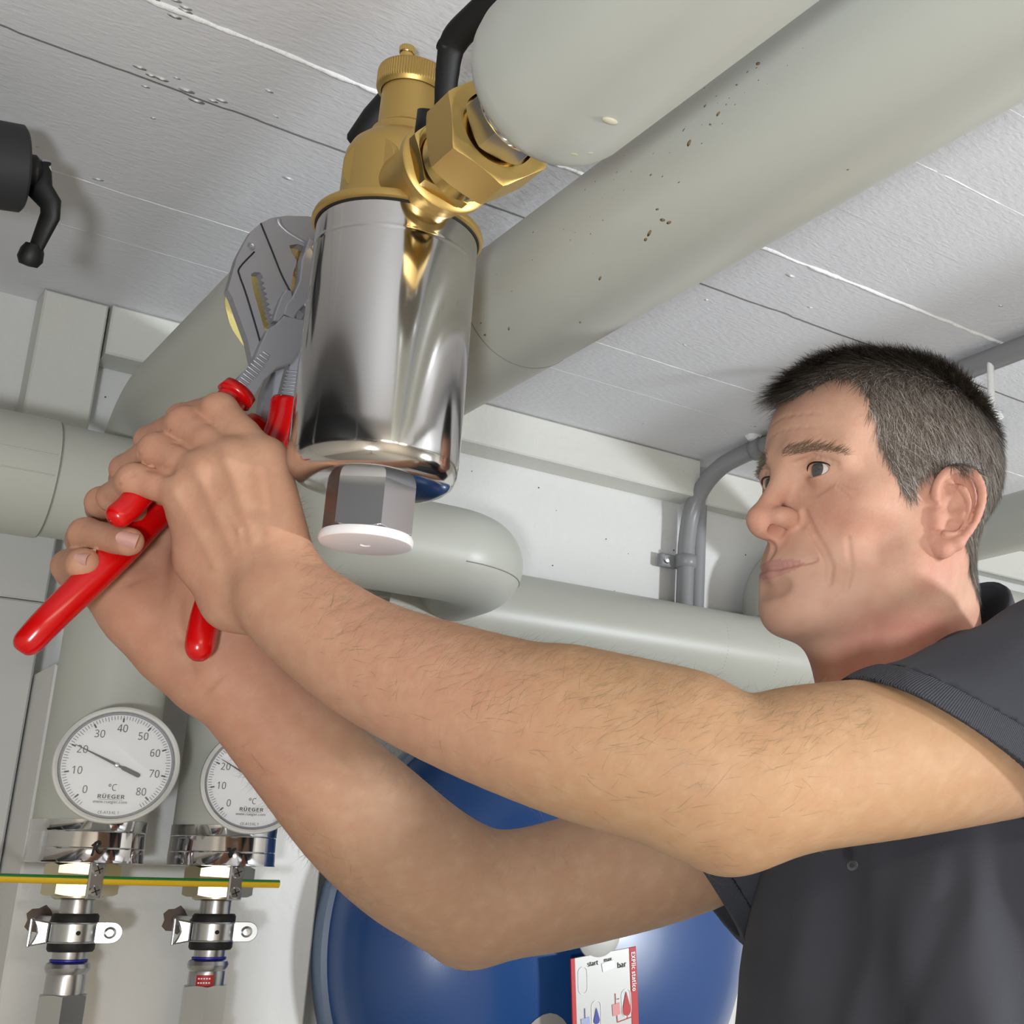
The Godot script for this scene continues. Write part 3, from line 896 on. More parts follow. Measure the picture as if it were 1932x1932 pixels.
func gauges() -> void:
	hex_pipe_set(0.286, -1.28, 0.0, "steel pipe at the far left", "R", false)
	hex_pipe_set(0.4015, -1.28, -0.004, "steel pipe with the red label", "V", true)
	gauge(Vector3(0.2817, 0.0903, -1.2), 0.0478, 20.5, "round white thermometer dial left of the arms, fully visible", -0.2)
	gauge(Vector3(0.3993, 0.0849, -1.205), 0.0462, 22.0, "round white thermometer dial partly hidden by the forearm", -0.22)
	# earth wire: two colours along its length
	var t := thing("earth_wire", "green and yellow striped earth wire running past both risers", "wire")
	var pts := []
	for k in 13:
		var f := k / 12.0
		pts.append(Vector3(lerpf(0.05, 0.444, f), lerpf(0.001, -0.0035, f) - 0.0012 * sin(f * PI), -1.2445 + 0.0005 * sin(f * 9.0)))
	for half in 2:
		var v := PackedVector3Array()
		var n := PackedVector3Array()
		var ix := PackedInt32Array()
		for i in pts.size():
			for j in 9:
				var a := deg_to_rad(20.0 + half * 180.0 + j * 22.5)
				var o := Vector3(0, sin(a), cos(a))
				v.append(pts[i] + o * 0.0036)
				n.append(o)
				if i > 0 and j > 0:
					var q := i * 9 + j
					ix.append_array([q - 10, q - 9, q - 1, q - 9, q, q - 1])
		obj("yellow_side" if half == 1 else "green_side", arrays_mesh(v, n, ix), M.wire_yellow if half == 1 else M.wire_green, t)
	obj("wire_end", lathe([Vector2(0.0001, 0.0002), Vector2(0.0036, 0.0)], 20), M.wire_yellow, t, xf(pts[12], along(Vector3.RIGHT)))

# ---------------------------------------------------------------- dirt separator with its valves
func filter_unit() -> void:
	var t := thing("dirt_separator", "brass and polished steel dirt separator hanging from the pipe with white end cap", "separator", Vector3(FX, 0, FZ))
	var can := obj("can", lathe([Vector2(0.0001, 0.2478), Vector2(0.03, 0.2478), Vector2(0.042, 0.2485), Vector2(0.0478, 0.2502), Vector2(0.0515, 0.2535), Vector2(0.0537, 0.258), Vector2(0.0545, 0.264), Vector2(0.0545, 0.28), Vector2(0.0543, 0.34), Vector2(0.054, 0.4085), Vector2(0.054, 0.4098), Vector2(0.0541, 0.4105), Vector2(0.0541, 0.4115), Vector2(0.054, 0.4122), Vector2(0.054, 0.4135), Vector2(0.054, 0.4305)], 128), M.steel_polished, t)
	obj("gap_shade_ring", lathe([Vector2(0.0542, 0.4285), Vector2(0.0551, 0.4292), Vector2(0.0551, 0.4303)], 96), M.groove_dark, can)  # solid dark ring painted as the shade of a gap under the flange
	obj("hex", hexnut(0.0292, 0.034, 0.0, 0.62), M.steel_satin, t, xf(Vector3(0, 0.2325, 0)))
	obj("white_cap", lathe([Vector2(0.0001, 0.2095), Vector2(0.0028, 0.2095), Vector2(0.0036, 0.2088), Vector2(0.027, 0.2088), Vector2(0.0288, 0.2092), Vector2(0.0297, 0.2105), Vector2(0.0297, 0.2135), Vector2(0.0288, 0.2152), Vector2(0.0001, 0.2154)], 64), M.white_plastic, t)
	var ys := 0.43
	var body := obj("brass_body", lathe([Vector2(0.0001, ys), Vector2(0.0555, ys), Vector2(0.0572, ys + 0.001), Vector2(0.0575, ys + 0.0035), Vector2(0.0566, ys + 0.0062), Vector2(0.05, ys + 0.0085), Vector2(0.0445, ys + 0.0105), Vector2(0.0425, ys + 0.0145), Vector2(0.0418, ys + 0.022), Vector2(0.0415, ys + 0.05), Vector2(0.0405, ys + 0.0565), Vector2(0.0375, ys + 0.063), Vector2(0.0325, ys + 0.068), Vector2(0.027, ys + 0.0705), Vector2(0.0262, ys + 0.072), Vector2(0.0255, ys + 0.078), Vector2(0.0225, ys + 0.081), Vector2(0.0218, ys + 0.085), Vector2(0.0214, ys + 0.113)], 96), M.brass_cast, t)
	obj("knurled_cap", knurl(0.0258, 0.0175, 84), M.brass_cast, t, xf(Vector3(0, ys + 0.1205, 0)))
	obj("vent_screw", knurl(0.0058, 0.0055, 26), M.brass_bright, t, xf(Vector3(-0.008, ys + 0.145, 0.001)))
	obj("vent_stem", lathe([Vector2(0.0048, 0.0), Vector2(0.0048, 0.0145)], 20), M.brass_bright, t, xf(Vector3(-0.008, ys + 0.128, 0.001)))
	# boss with a plugged side hole
	var bd := Vector3(-0.86, 0, 0.5).normalized()
	obj("side_boss", lathe([Vector2(0.023, 0.0), Vector2(0.0225, 0.036), Vector2(0.02, 0.0395), Vector2(0.0001, 0.0398)], 40), M.brass_cast, t, xf(Vector3(0, ys + 0.036, 0), along(bd)))
	obj("side_hole", lathe([Vector2(0.0001, 0.0402), Vector2(0.0052, 0.0402), Vector2(0.006, 0.0396)], 24), M.groove_dark, t, xf(Vector3(0, ys + 0.033, 0), along(bd)))
	# inlet and outlet branches along the pipe
	for s in [1, -1]:
		var dir := Vector3(0, 0, s)
		var b := along(dir)
		obj("branch", lathe([Vector2(0.031, 0.01), Vector2(0.0285, 0.04), Vector2(0.0272, 0.06), Vector2(0.0285, 0.0655), Vector2(0.032, 0.068), Vector2(0.032, 0.0735), Vector2(0.0305, 0.075), Vector2(0.0225, 0.077), Vector2(0.022, 0.105)], 64), M.brass_cast, t, xf(Vector3(0, AXIS + 0.006, 0), b))
		obj("branch_hex", hexnut(0.0312, 0.012, 0.02, 0.2), M.brass_bright, t, xf(Vector3(0, AXIS + 0.006, 0) + dir * 0.0815, b))
		for k in 3:
			obj("thread", lathe([Vector2(0.0226, -0.0015), Vector2(0.0238, 0.0), Vector2(0.0226, 0.0015)], 48), M.brass_bright, t, xf(Vector3(0, AXIS + 0.004, 0) + dir * (0.092 + 0.0032 * k), b))
		var nut := thing("union_nut", "large brass hexagon union nut between the brass body and the foreground pipe" if s > 0 else "brass union nut behind the steel can gripped by the pliers", "nut", Vector3(FX, AXIS, FZ), "union nuts of the separator")
		obj("hexagon", hexnut(0.0372, 0.034, 0.0245, 0.35), M.brass_cast, nut, xf(dir * 0.127, b))
		obj("inner_ring", lathe([Vector2(0.0255, 0.09), Vector2(0.0252, 0.1365), Vector2(0.0245, 0.138), Vector2(0.0205, 0.138), Vector2(0.0205, 0.146), Vector2(0.022, 0.1465)], 48), M.brass_bright, nut, xf(Vector3.ZERO, b))
		obj("chrome_nipple", hexnut(0.0255, 0.028, 0.015, 0.1), M.zinc, nut, xf(dir * 0.1605, b))
		obj("chrome_ring", lathe([Vector2(0.021, 0.17), Vector2(0.0275, 0.1705), Vector2(0.029, 0.173), Vector2(0.0292, 0.18), Vector2(0.026, 0.19)], 48, 0.012, 7), M.chrome, nut, xf(Vector3.ZERO, b))
	# black lever of the near ball valve
	var lv := thing("valve_lever", "bent black lever of the ball valve beside the brass nut", "lever")
	var p0 := at(828, 248, 0.84)
	var path := [p0, at(838, 205, 0.835), at(846, 120, 0.83), at(858, 76, 0.825), at(895, 36, 0.81), at(960, -22, 0.79), at(1080, -120, 0.76)]
	obj("arm", sweep(smooth_path(path, 5), [0.0075, 0.0072, 0.007, 0.0068, 0.0068, 0.0068, 0.007, 0.0075, 0.0075, 0.008, 0.008, 0.0082, 0.0085, 0.0085, 0.0088, 0.009, 0.009, 0.009, 0.009, 0.009, 0.009, 0.009, 0.009, 0.009, 0.009, 0.009, 0.009, 0.009, 0.009, 0.009, 0.009], 20, 0.42, turn.z), M.black_coat, lv)
	obj("stop", sweep([at(832, 80, 0.83), at(850, 92, 0.83)], [0.0052, 0.006], 16), M.black_coat, lv)
	obj("hub", sweep([at(815, 262, 0.845), at(824, 215, 0.845)], [0.0115, 0.0125], 24, 0.8, turn.z), M.black_coat, lv)
	obj("spindle", sweep([at(800, 246, 0.842), at(830, 250, 0.848), at(836, 300, 0.85)], [0.0042, 0.0055, 0.008], 18), M.brass_bright, lv)
	lv = thing("valve_lever", "black lever end of the rear valve sticking out left of the brass neck", "lever")
	obj("arm", sweep([at(664, 274, 0.97), at(672, 268, 0.97), at(705, 222, 0.965), at(760, 160, 0.96)], [0.006, 0.0088, 0.0095, 0.0095], 18, 0.6, turn.z), M.black_coat, lv)
	obj("neck", sweep([at(740, 190, 0.965), at(735, 300, 0.98)], [0.008, 0.008], 16), M.black_coat, lv)

func knurl(r: float, h: float, teeth: int) -> ArrayMesh:
	var v := PackedVector3Array()
	var n := PackedVector3Array()
	var ix := PackedInt32Array()
	var rows := [[0.0, h / 2], [0.93, h / 2], [0.985, h / 2 - h * 0.06], [1.0, h / 2 - h * 0.16], [1.0, -h / 2 + h * 0.22], [0.97, -h / 2 + h * 0.1], [0.86, -h / 2]]
	var k := teeth * 4
	for ri in rows.size():
		for j in k:
			var a := TAU * j / k
			var g := 0.03 if ri == 3 or ri == 4 else 0.0
			var rr: float = r * maxf(rows[ri][0], 0.001) * (1.0 - (g if j % 4 < 1 else 0.0))
			v.append(Vector3(cos(a) * rr, rows[ri][1], sin(a) * rr))
			var lean := 0.0
			if g > 0.0:
				lean = [0.0, 0.9, 0.0, -0.9][j % 4]
			n.append(Vector3(cos(a - lean), [1.0, 1.0, 0.7, 0.0, 0.0, -0.5, -0.8][ri], sin(a - lean)).normalized() if ri > 1 else Vector3.UP)
	for ri in rows.size() - 1:
		for j in k:
			var p := ri * k + j
			var q := ri * k + (j + 1) % k
			ix.append_array([p, q, p + k, q, q + k, p + k])
	return arrays_mesh(v, n, ix)

# ---------------------------------------------------------------- expansion tank and its tag
func tank() -> void:
	var t := thing("expansion_tank", "large round blue expansion tank on the wall under the arms", "tank", Vector3(0.79, -0.052, -1.35))
	var b := along(Vector3.BACK)
	var prof := [Vector2(0.0001, -0.13), Vector2(0.12, -0.12), Vector2(0.2, -0.085), Vector2(0.245, -0.04), Vector2(0.258, -0.012)]
	obj("back_shell", lathe(prof, 128), M.tank_rim, t, xf(Vector3.ZERO, b))
	obj("rim", lathe([Vector2(0.255, -0.014), Vector2(0.264, -0.012), Vector2(0.2655, -0.004), Vector2(0.2655, 0.006), Vector2(0.263, 0.0115), Vector2(0.257, 0.0135)], 128), M.tank_rim, t, xf(Vector3.ZERO, b))
	var front := [Vector2(0.2575, 0.013), Vector2(0.2572, 0.017)]
	for k in 15:
		var a := PI / 2 * (k + 0.5) / 15.0
		front.append(Vector2(0.2555 * pow(cos(a), 0.8), 0.02 + 0.118 * pow(sin(a), 1.15)))
	front.append(Vector2(0.0001, 0.1385))
	obj("front_shell", lathe(front, 128), M.tank_blue, t, xf(Vector3.ZERO, b))
	obj("wall_bracket", box(Vector3(0.06, 0.4, 0.02), 0.003), M.trim_paint, t, xf(Vector3(0, 0, -0.138)))
	# silver sticker lying on the curved shell
	var v := PackedVector3Array()
	var n := PackedVector3Array()
	var ix := PackedInt32Array()
	var c := Vector2(-0.068, -0.127)
	for i in 13:
		for j in 13:
			var p := c + Vector2((i / 12.0 - 0.5) * 0.09, (j / 12.0 - 0.5) * 0.11)
			if j == 12:
				p.y -= pow(absf(i / 6.0 - 1.0), 2.0) * 0.055
			elif j == 11:
				p.y -= pow(absf(i / 6.0 - 1.0), 2.0) * 0.05
			var rr := p.length()
			var zz := dome(rr) + 0.0008
			var sl := (dome(rr + 0.002) - dome(rr - 0.002)) / 0.004
			v.append(Vector3(p.x, p.y, zz))
			n.append(Vector3(-sl * p.x / rr, -sl * p.y / rr, 1.0).normalized())
			if i > 0 and j > 0:
				var q := i * 13 + j
				ix.append_array([q - 14, q - 13, q - 1, q - 13, q, q - 1])
	obj("sticker", arrays_mesh(v, n, ix), M.tag_silver, t)
	# the tag
	t = thing("product_tag", "silver hanging tag with red edges and small diagrams in front of the blue tank", "tag", Vector3(0.763, -0.0655, -1.188))
	t.rotation = Vector3(0.06, 0.0, deg_to_rad(8.0))
	var w := 0.0775
	var h := 0.15
	obj("card", box(Vector3(w, h, 0.0016), 0.0004), M.tag_silver, t, xf(Vector3(0, -h / 2, 0)))
	obj("red_edge", box(Vector3(0.0085, h, 0.0018), 0.0003), M.print_red, t, xf(Vector3(w / 2 - 0.0042, -h / 2, 0.0004)))
	obj("red_edge", box(Vector3(0.005, h, 0.0018), 0.0003), M.print_red, t, xf(Vector3(-w / 2 + 0.0018, -h / 2, 0.0004)))
	obj("hanger", lathe([Vector2(0.0001, 0.0032), Vector2(0.018, 0.0026), Vector2(0.0248, 0.0012), Vector2(0.0252, 0.0), Vector2(0.0001, -0.001)], 48), M.tag_silver, t, xf(Vector3(-0.004, 0.018, -0.001), along(Vector3.BACK)))
	var z := 0.0014
	var st := SurfaceTool.new()
	st.begin(Mesh.PRIMITIVE_TRIANGLES)
	words(st, "start", 0.0062, Vector2(-0.014, -0.0085), z)
	words(st, "max", 0.005, Vector2(0.004, -0.0075), z)
	words(st, "bar", 0.0072, Vector2(0.0205, -0.0155), z)
	stripe(st, Vector2(0.013, -0.048), Vector2(0.016, -0.048), 0.0006, z)
	obj("card_print", st.commit(), M.print_black, t)
	st = SurfaceTool.new()
	st.begin(Mesh.PRIMITIVE_TRIANGLES)
	for a in [[Vector2(-0.003, -0.0145), Vector2(0.012, -0.0125), 0.0085]]:
		stripe(st, a[0], a[1], a[2], z)
	pill(st, Vector2(-0.026, -0.023), 0.0052, 0.026, z)
	pill(st, Vector2(-0.0115, -0.0585), 0.0055, 0.027, z)
	pill(st, Vector2(0.0245, -0.0535), 0.0055, 0.027, z)
	words(st, "EXPlic statico", 0.0068, Vector2(w / 2 - 0.0045, -0.024), z + 0.0005, "Droid Sans", 700, -PI / 2, 0.9)
	obj("white_print", st.commit(), M.print_white, t)
	st = SurfaceTool.new()
	st.begin(Mesh.PRIMITIVE_TRIANGLES)
	drop_shape(st, Vector2(-0.0115, -0.0605), 0.0035, z + 0.0002)
	for a in [[Vector2(-0.025, -0.05), Vector2(-0.025, -0.0595)], [Vector2(-0.024, -0.0705), Vector2(-0.0235, -0.0775)], [Vector2(-0.0235, -0.0775), Vector2(-0.006, -0.0755)], [Vector2(-0.0115, -0.07), Vector2(-0.0112, -0.076)]]:
		stripe(st, a[0], a[1], 0.0008, z + 0.0001)
	obj("blue_print", st.commit(), M.print_blue, t)
	st = SurfaceTool.new()
	st.begin(Mesh.PRIMITIVE_TRIANGLES)
	drop_shape(st, Vector2(0.0245, -0.0555), 0.0052, z + 0.0002)
	for a in [[Vector2(0.0115, -0.042), Vector2(0.0115, -0.0525)], [Vector2(0.0125, -0.0635), Vector2(0.013, -0.0705)], [Vector2(0.013, -0.0705), Vector2(0.031, -0.0685)], [Vector2(0.025, -0.064), Vector2(0.0252, -0.0692)]]:
		stripe(st, a[0], a[1], 0.0008, z + 0.0001)
	obj("red_print", st.commit(), M.print_red, t)
	st = SurfaceTool.new()
	st.begin(Mesh.PRIMITIVE_TRIANGLES)
	stripe(st, Vector2(0.0075, -0.058), Vector2(0.0165, -0.0575), 0.0115, z)
	obj("pink_print", st.commit(), M.print_pink, t)
	st = SurfaceTool.new()
	st.begin(Mesh.PRIMITIVE_TRIANGLES)
	stripe(st, Vector2(-0.0295, -0.065), Vector2(-0.0195, -0.0645), 0.011, z)
	obj("pale_blue_print", st.commit(), M.print_pale_blue, t)

func dome(r: float) -> float:
	var c := pow(clampf(r / 0.2555, 0.0, 1.0), 1.0 / 0.8)
	return 0.02 + 0.118 * pow(sqrt(maxf(0.0, 1.0 - c * c)), 1.15)

func pill(st: SurfaceTool, c: Vector2, r: float, h: float, z: float) -> void:
	var p := arc(c + Vector2(0, h / 2 - r), r, 0, 180, 8) + arc(c - Vector2(0, h / 2 - r), r, 180, 360, 8)
	for i in p.size():
		stripe(st, p[i], p[(i + 1) % p.size()], 0.0006, z)

func drop_shape(st: SurfaceTool, c: Vector2, r: float, z: float) -> void:
	var p := arc(c - Vector2(0, r), r, 150, 390, 14)
	p.append(c + Vector2(0, r * 2.6))
	var v := PackedVector3Array()
	var n := PackedVector3Array()
	for q in p:
		v.append(Vector3(q.x, q.y, z))
		n.append(Vector3.BACK)
	st.append_from(arrays_mesh(v, n, Geometry2D.triangulate_polygon(PackedVector2Array(p))), 0, Transform3D())

# ---------------------------------------------------------------- pliers
func pl(x: float, y: float, z := -0.9) -> Vector3: # a point of the upright plane at depth z
	var d := at(x, y, 1.0)
	return d * (z / d.z)

func plate(parent: Node3D, called: String, pts: Array, z: float, deep: float, m: Material, cuts := []) -> void:
	var poly := PackedVector2Array()
	for a in pts:
		var q := pl(a[0], a[1], z)
		poly.append(Vector2(q.x, q.y))
	if cuts.is_empty():
		obj(called, slab(Array(poly), deep, 0.0009), m, parent, xf(Vector3(0, 0, z - deep / 2)))
		return
	var c := CSGPolygon3D.new()
	c.name = called
	c.polygon = poly
	c.depth = deep
	c.material = m
	parent.add_child(c, true)
	c.position = Vector3(0, 0, z)
	for cut in cuts:
		var h := PackedVector2Array()
		for a in cut:
			var q := pl(a[0], a[1], z)
			h.append(Vector2(q.x, q.y))
		var k := CSGPolygon3D.new()
		k.name = "slot"
		k.operation = CSGShape3D.OPERATION_SUBTRACTION
		k.polygon = h
		k.depth = deep * 3
		k.position = Vector3(0, 0, deep)
		k.material = m
		c.add_child(k, true)

func grip(path: Array, r: Array, flat := 0.8) -> ArrayMesh:
	return sweep(smooth_path(path, 8), r, 24, flat, Vector3.BACK)

func taper(count: int, full: float, tip: float, slim := 0.18) -> Array:
	var o := []
	for i in count:
		var f := float(i) / (count - 1)
		var r := full * (1.0 - slim * f)
		if f > 0.9:
			r = lerpf(r, tip, pow((f - 0.9) / 0.1, 2.2))
		if f < 0.03:
			r *= 0.85 + 0.15 * f / 0.03
		o.append(r)
	return o

func pliers() -> void:
	var t := thing("pliers_wrench", "large grey pliers wrench with red grips clamped on the rear union nut", "pliers")
	var z := -0.894
	# broad upper jaw with its toothed slot
	var slot := [[474, 517], [480, 513], [491, 514]]
	for k in 10: # teeth down the right side
		slot.append([497.0 + k * 2.4, 524.0 + k * 10.0])
		slot.append([491.5 + k * 2.4, 528.5 + k * 10.0])
	slot.append_array([[516, 630], [507, 632], [499, 622], [487, 580], [476, 540]])
	plate(t, "slotted_jaw", [[640, 430], [612, 414], [580, 408], [540, 407], [512, 411], [492, 421], [474, 436], [455, 470], [447, 486], [430, 546], [438, 560], [467, 640], [478, 690], [492, 705], [540, 690], [555, 640], [560, 600], [548, 552], [552, 520], [560, 492], [550, 476], [546, 463], [562, 460], [600, 474], [650, 480]], z, 0.009, M.pliers_metal, [slot])
	# fluted outline and the raised rib on that jaw
	var zf := z + 0.0004
	for line in [[[492, 421], [512, 470], [532, 520], [549, 552]], [[480, 475], [452, 505], [452, 520], [462, 548], [478, 600], [492, 650], [500, 690]]]:
		var p := []
		for a in line:
			p.append(pl(a[0], a[1], zf))
		obj("groove", sweep(smooth_path(p, 4), [0.0006], 6), M.groove_dark, t)
	var rp := []
	for a in [[524, 412], [528, 424], [545, 440], [575, 458]]:
		rp.append(pl(a[0], a[1], z))
	obj("rib", sweep(smooth_path(rp, 4), [0.0016, 0.0022, 0.0022, 0.002, 0.0018, 0.0016, 0.0014], 10), M.pliers_metal, t)
	obj("rivet", lathe([Vector2(0.0001, 0.0008), Vector2(0.0012, 0.0009), Vector2(0.0014, 0.0003), Vector2(0.0024, 0.0008), Vector2(0.003, 0.0)], 20), M.pliers_metal, t, xf(pl(473, 465, z), along(Vector3.BACK)))
	# lower jaw against the nut and the joint
	plate(t, "gripping_jaw", [[585, 448], [598, 455], [620, 470], [615, 600], [590, 600], [578, 594], [583, 584], [575, 575], [565, 585], [556, 600], [536, 592], [540, 575], [552, 560], [566, 530], [570, 490]], -0.884, 0.012, M.pliers_metal)
	plate(t, "joint_button", [[531, 560], [541, 545], [551, 548], [553, 562], [541, 590], [528, 606], [516, 605], [520, 590]], -0.886, 0.008, M.pliers_metal)
	# front handle: steel shank, ribbed thumb rest, red grip
	plate(t, "shank", [[537, 595], [572, 602], [583, 590], [592, 600], [578, 640], [560, 668], [548, 686], [520, 696], [500, 716], [487, 738], [476, 752], [462, 760], [430, 736], [455, 706], [478, 684], [492, 650], [506, 620], [520, 612]], -0.884, 0.013, M.pliers_metal)
	for k in 11:
		var f := k / 10.0
		var a := Vector2(lerpf(502, 453, f), lerpf(668, 730, f))
		var wd := Vector2(6.5 + 3.0 * sin(f * PI), 5.5 + 3.5 * sin(f * PI))
		obj("ridge", sweep([pl(a.x - wd.x, a.y - wd.y * 0.8, -0.8835), pl(a.x + wd.x, a.y + wd.y * 0.8, -0.8835)], [0.0009], 8), M.pliers_metal, t)
	var g := [pl(447, 744, -0.889), pl(415, 778, -0.889), pl(370, 822, -0.89), pl(320, 872, -0.888), pl(272, 925, -0.885), pl(240, 960, -0.882), pl(208, 984, -0.88)]
	obj("red_grip", grip(g, taper(49, 0.0106, 0.003, 0.24), 0.8), M.red_grip, t)
	obj("grip_collar", sweep([pl(455, 735, -0.889), pl(440, 751, -0.889)], [0.0118, 0.0128], 24, 0.7, Vector3.BACK), M.red_grip, t)
	# second handle, passing behind the hand
	plate(t, "rear_shank", [[560, 600], [590, 610], [596, 640], [575, 700], [568, 760], [556, 790], [520, 780], [532, 740], [545, 690], [548, 640]], -0.902, 0.011, M.pliers_metal)
	for k in 9:
		obj("ridge", sweep([pl(540.0 - k * 1.6, 700.0 + k * 6.5, -0.901), pl(562.0 - k * 1.6, 702.0 + k * 6.5, -0.901)], [0.0008], 8), M.pliers_metal, t)
	g = [pl(541, 752, -0.907), pl(533, 800, -0.907), pl(505, 870, -0.905), pl(470, 960, -0.9), pl(430, 1060, -0.893), pl(396, 1140, -0.887), pl(381, 1195, -0.884), pl(373, 1246, -0.882)]
	obj("red_grip", grip(g, taper(57, 0.0112, 0.0035), 0.85), M.red_grip, t)
	# a second wrench behind, held by the other hand
	t = thing("pliers_wrench", "second pliers wrench behind with a long red handle pointing down left", "pliers")
	plate(t, "shank", [[552, 640], [575, 660], [560, 720], [530, 800], [505, 850], [470, 870], [488, 800], [497, 740], [515, 690]], -0.925, 0.012, M.pliers_metal)
	plate(t, "jaw", [[552, 560], [620, 540], [640, 600], [590, 670], [552, 660]], -0.925, 0.012, M.pliers_metal)
	g = [pl(492, 800, -0.931), pl(440, 850, -0.93), pl(360, 915, -0.925), pl(290, 970, -0.918), pl(235, 1030, -0.912), pl(180, 1085, -0.908), pl(128, 1135, -0.906), pl(85, 1178, -0.906), pl(60, 1205, -0.908), pl(38, 1228, -0.911)]
	obj("red_grip", grip(g, taper(73, 0.0126, 0.0045, 0.32), 0.9), M.red_grip, t)

# ---------------------------------------------------------------- smooth bodies: joined round bones and ellipsoids meshed as surface nets
class Body:
	var kind := PackedInt32Array() # 0 bone, 1 ellipsoid, 2 crease or swelling along a line, 3 cutting plane
	var cut := PackedInt32Array()
	var a := PackedVector3Array()
	var ba := PackedVector3Array()
	var inv := PackedFloat32Array()
	var ra := PackedFloat32Array()
	var rd := PackedFloat32Array()
	var k := PackedFloat32Array()
	var m1: Array[Basis] = []
	var m2: Array[Basis] = []
	var verts := PackedVector3Array()
	var norms := PackedVector3Array()
	var index := PackedInt32Array()

	func _push(kd: int, c: int, p: Vector3, q: Vector3, r0: float, r1: float, kk: float, b1 := Basis(), b2 := Basis()) -> void:
		kind.append(kd)
		cut.append(c)
		a.append(p)
		ba.append(q - p)
		inv.append(1.0 / maxf((q - p).length_squared(), 1e-9))
		ra.append(r0)
		rd.append(r1 - r0)
		k.append(kk)
		m1.append(b1)
		m2.append(b2)

	func bone(p: Vector3, q: Vector3, r0: float, r1: float, kk := 0.01, c := 0) -> void:
		_push(0, c, p, q, r0, r1, kk)

	func chain(p: Array, r: Array, kk := 0.01) -> void:
		for i in p.size() - 1:
			bone(p[i], p[i + 1], r[i], r[i + 1], kk)

	# a limb: centres and radii rounded off between the given joints
	func limb(p: Array, r: Array, each := 5) -> void:
		var c := []
		var q := []
		for i in p.size() - 1:
			for n in each:
				var t := float(n) / each
				var a0: int = maxi(i - 1, 0)
				var a3: int = mini(i + 2, p.size() - 1)
				c.append(p[i].cubic_interpolate(p[i + 1], p[a0], p[a3], t))
				q.append(cubic_interpolate(r[i], r[i + 1], r[a0], r[a3], t))
		c.append(p[p.size() - 1])
		q.append(r[r.size() - 1])
		for i in c.size() - 1:
			bone(c[i], c[i + 1], q[i], q[i + 1], 0.004)

	func egg(p: Vector3, r: Vector3, kk := 0.01, c := 0, b := Basis()) -> void:
		var t := b.transposed()
		var s1 := Basis.from_scale(Vector3(1.0 / r.x, 1.0 / r.y, 1.0 / r.z))
		var s2 := Basis.from_scale(Vector3(1.0 / (r.x * r.x), 1.0 / (r.y * r.y), 1.0 / (r.z * r.z)))
		_push(1, c, p, p, maxf(r.x, maxf(r.y, r.z)), 0.0, kk, s1 * t, s2 * t)

	func crease(p: Array, depth: float, width: float) -> void:
		for i in p.size() - 1:
			_push(2, 0, p[i], p[i + 1], depth, depth, width)

	func plane(p: Vector3, n: Vector3, kk := 0.001) -> void:
		_push(3, 0, p, p + n, 0.0, 0.0, kk)

	func raw(i: int, p: Vector3) -> float:
		var pa := p - a[i]
		if kind[i] == 1:
			var q := (m1[i] * pa).length()
			return q * (q - 1.0) / maxf((m2[i] * pa).length(), 1e-6)
		if kind[i] == 3:
			return pa.dot(ba[i])
		var h := clampf(pa.dot(ba[i]) * inv[i], 0.0, 1.0)
		return (pa - ba[i] * h).length() - (0.0 if kind[i] == 2 else ra[i] + h * rd[i])

	func f(p: Vector3, list: PackedInt32Array) -> float:
		var d := 1.0
		for i in list:
			var kd := kind[i]
			var pa := p - a[i]
			var e: float
			if kd == 1:
				var q := (m1[i] * pa).length()
				e = q * (q - 1.0) / maxf((m2[i] * pa).length(), 1e-6)
			elif kd == 3:
				d = maxf(d, pa.dot(ba[i]))
				continue
			else:
				var h := clampf(pa.dot(ba[i]) * inv[i], 0.0, 1.0)
				e = (pa - ba[i] * h).length()
				if kd == 2:
					e /= k[i]
					if e < 3.0:
						d += ra[i] * exp(-e * e)
					continue
				e -= ra[i] + h * rd[i]
			var kk := k[i]
			if cut[i]:
				var g := maxf(kk - absf(d + e), 0.0)
				d = maxf(d, -e) + g * g / (4.0 * kk)
			else:
				var g := maxf(kk - absf(d - e), 0.0)
				d = minf(d, e) - g * g / (4.0 * kk)
		return d

	func build(cell: float, lo: Vector3, hi: Vector3) -> void:
		var size := cell * 4.0
		while size < maxf(hi.x - lo.x, maxf(hi.y - lo.y, hi.z - lo.z)):
			size *= 2.0
		var all := PackedInt32Array()
		var spread := 0.0
		for i in kind.size():
			all.append(i)
			if kind[i] < 2:
				spread = maxf(spread, k[i])
		spread = spread * 0.5 + 0.003
		var stack := [[lo, size, all]]
		var cells := {} # packed cell number -> vertex
		var edges := PackedInt64Array()
		var corner := PackedFloat32Array()
		corner.resize(125)
		while stack.size():
			var top: Array = stack.pop_back()
			var o: Vector3 = top[0]
			var s: float = top[1]
			if o.x > hi.x or o.y > hi.y or o.z > hi.z:
				continue
			var c := o + Vector3.ONE * (s * 0.5)
			var reach := s * 0.8661
			var list := PackedInt32Array()
			for i: int in top[2]:
				var r := raw(i, c)
				if kind[i] == 1:
					r = minf(r, (c - a[i]).length() - ra[i])
				if kind[i] == 3 or (kind[i] == 2 and r < reach + k[i] * 3.0) or (kind[i] < 2 and r < reach * (2.0 if kind[i] == 1 else 1.3) + k[i] * 2.2 + spread):
					list.append(i)
			if list.is_empty() or absf(f(c, list)) > reach * 2.0 + 0.008:
				continue
			if s > cell * 4.5:
				var half := s * 0.5
				for n in 8:
					stack.append([o + Vector3(n & 1, (n >> 1) & 1, n >> 2) * half, half, list])
				continue
			var n := 0
			var any_in := false
			var any_out := false
			for z in 5:
				for y in 5:
					for x in 5:
						var v := f(o + Vector3(x, y, z) * cell, list)
						corner[n] = v
						n += 1
						if v < 0.0:
							any_in = true
						else:
							any_out = true
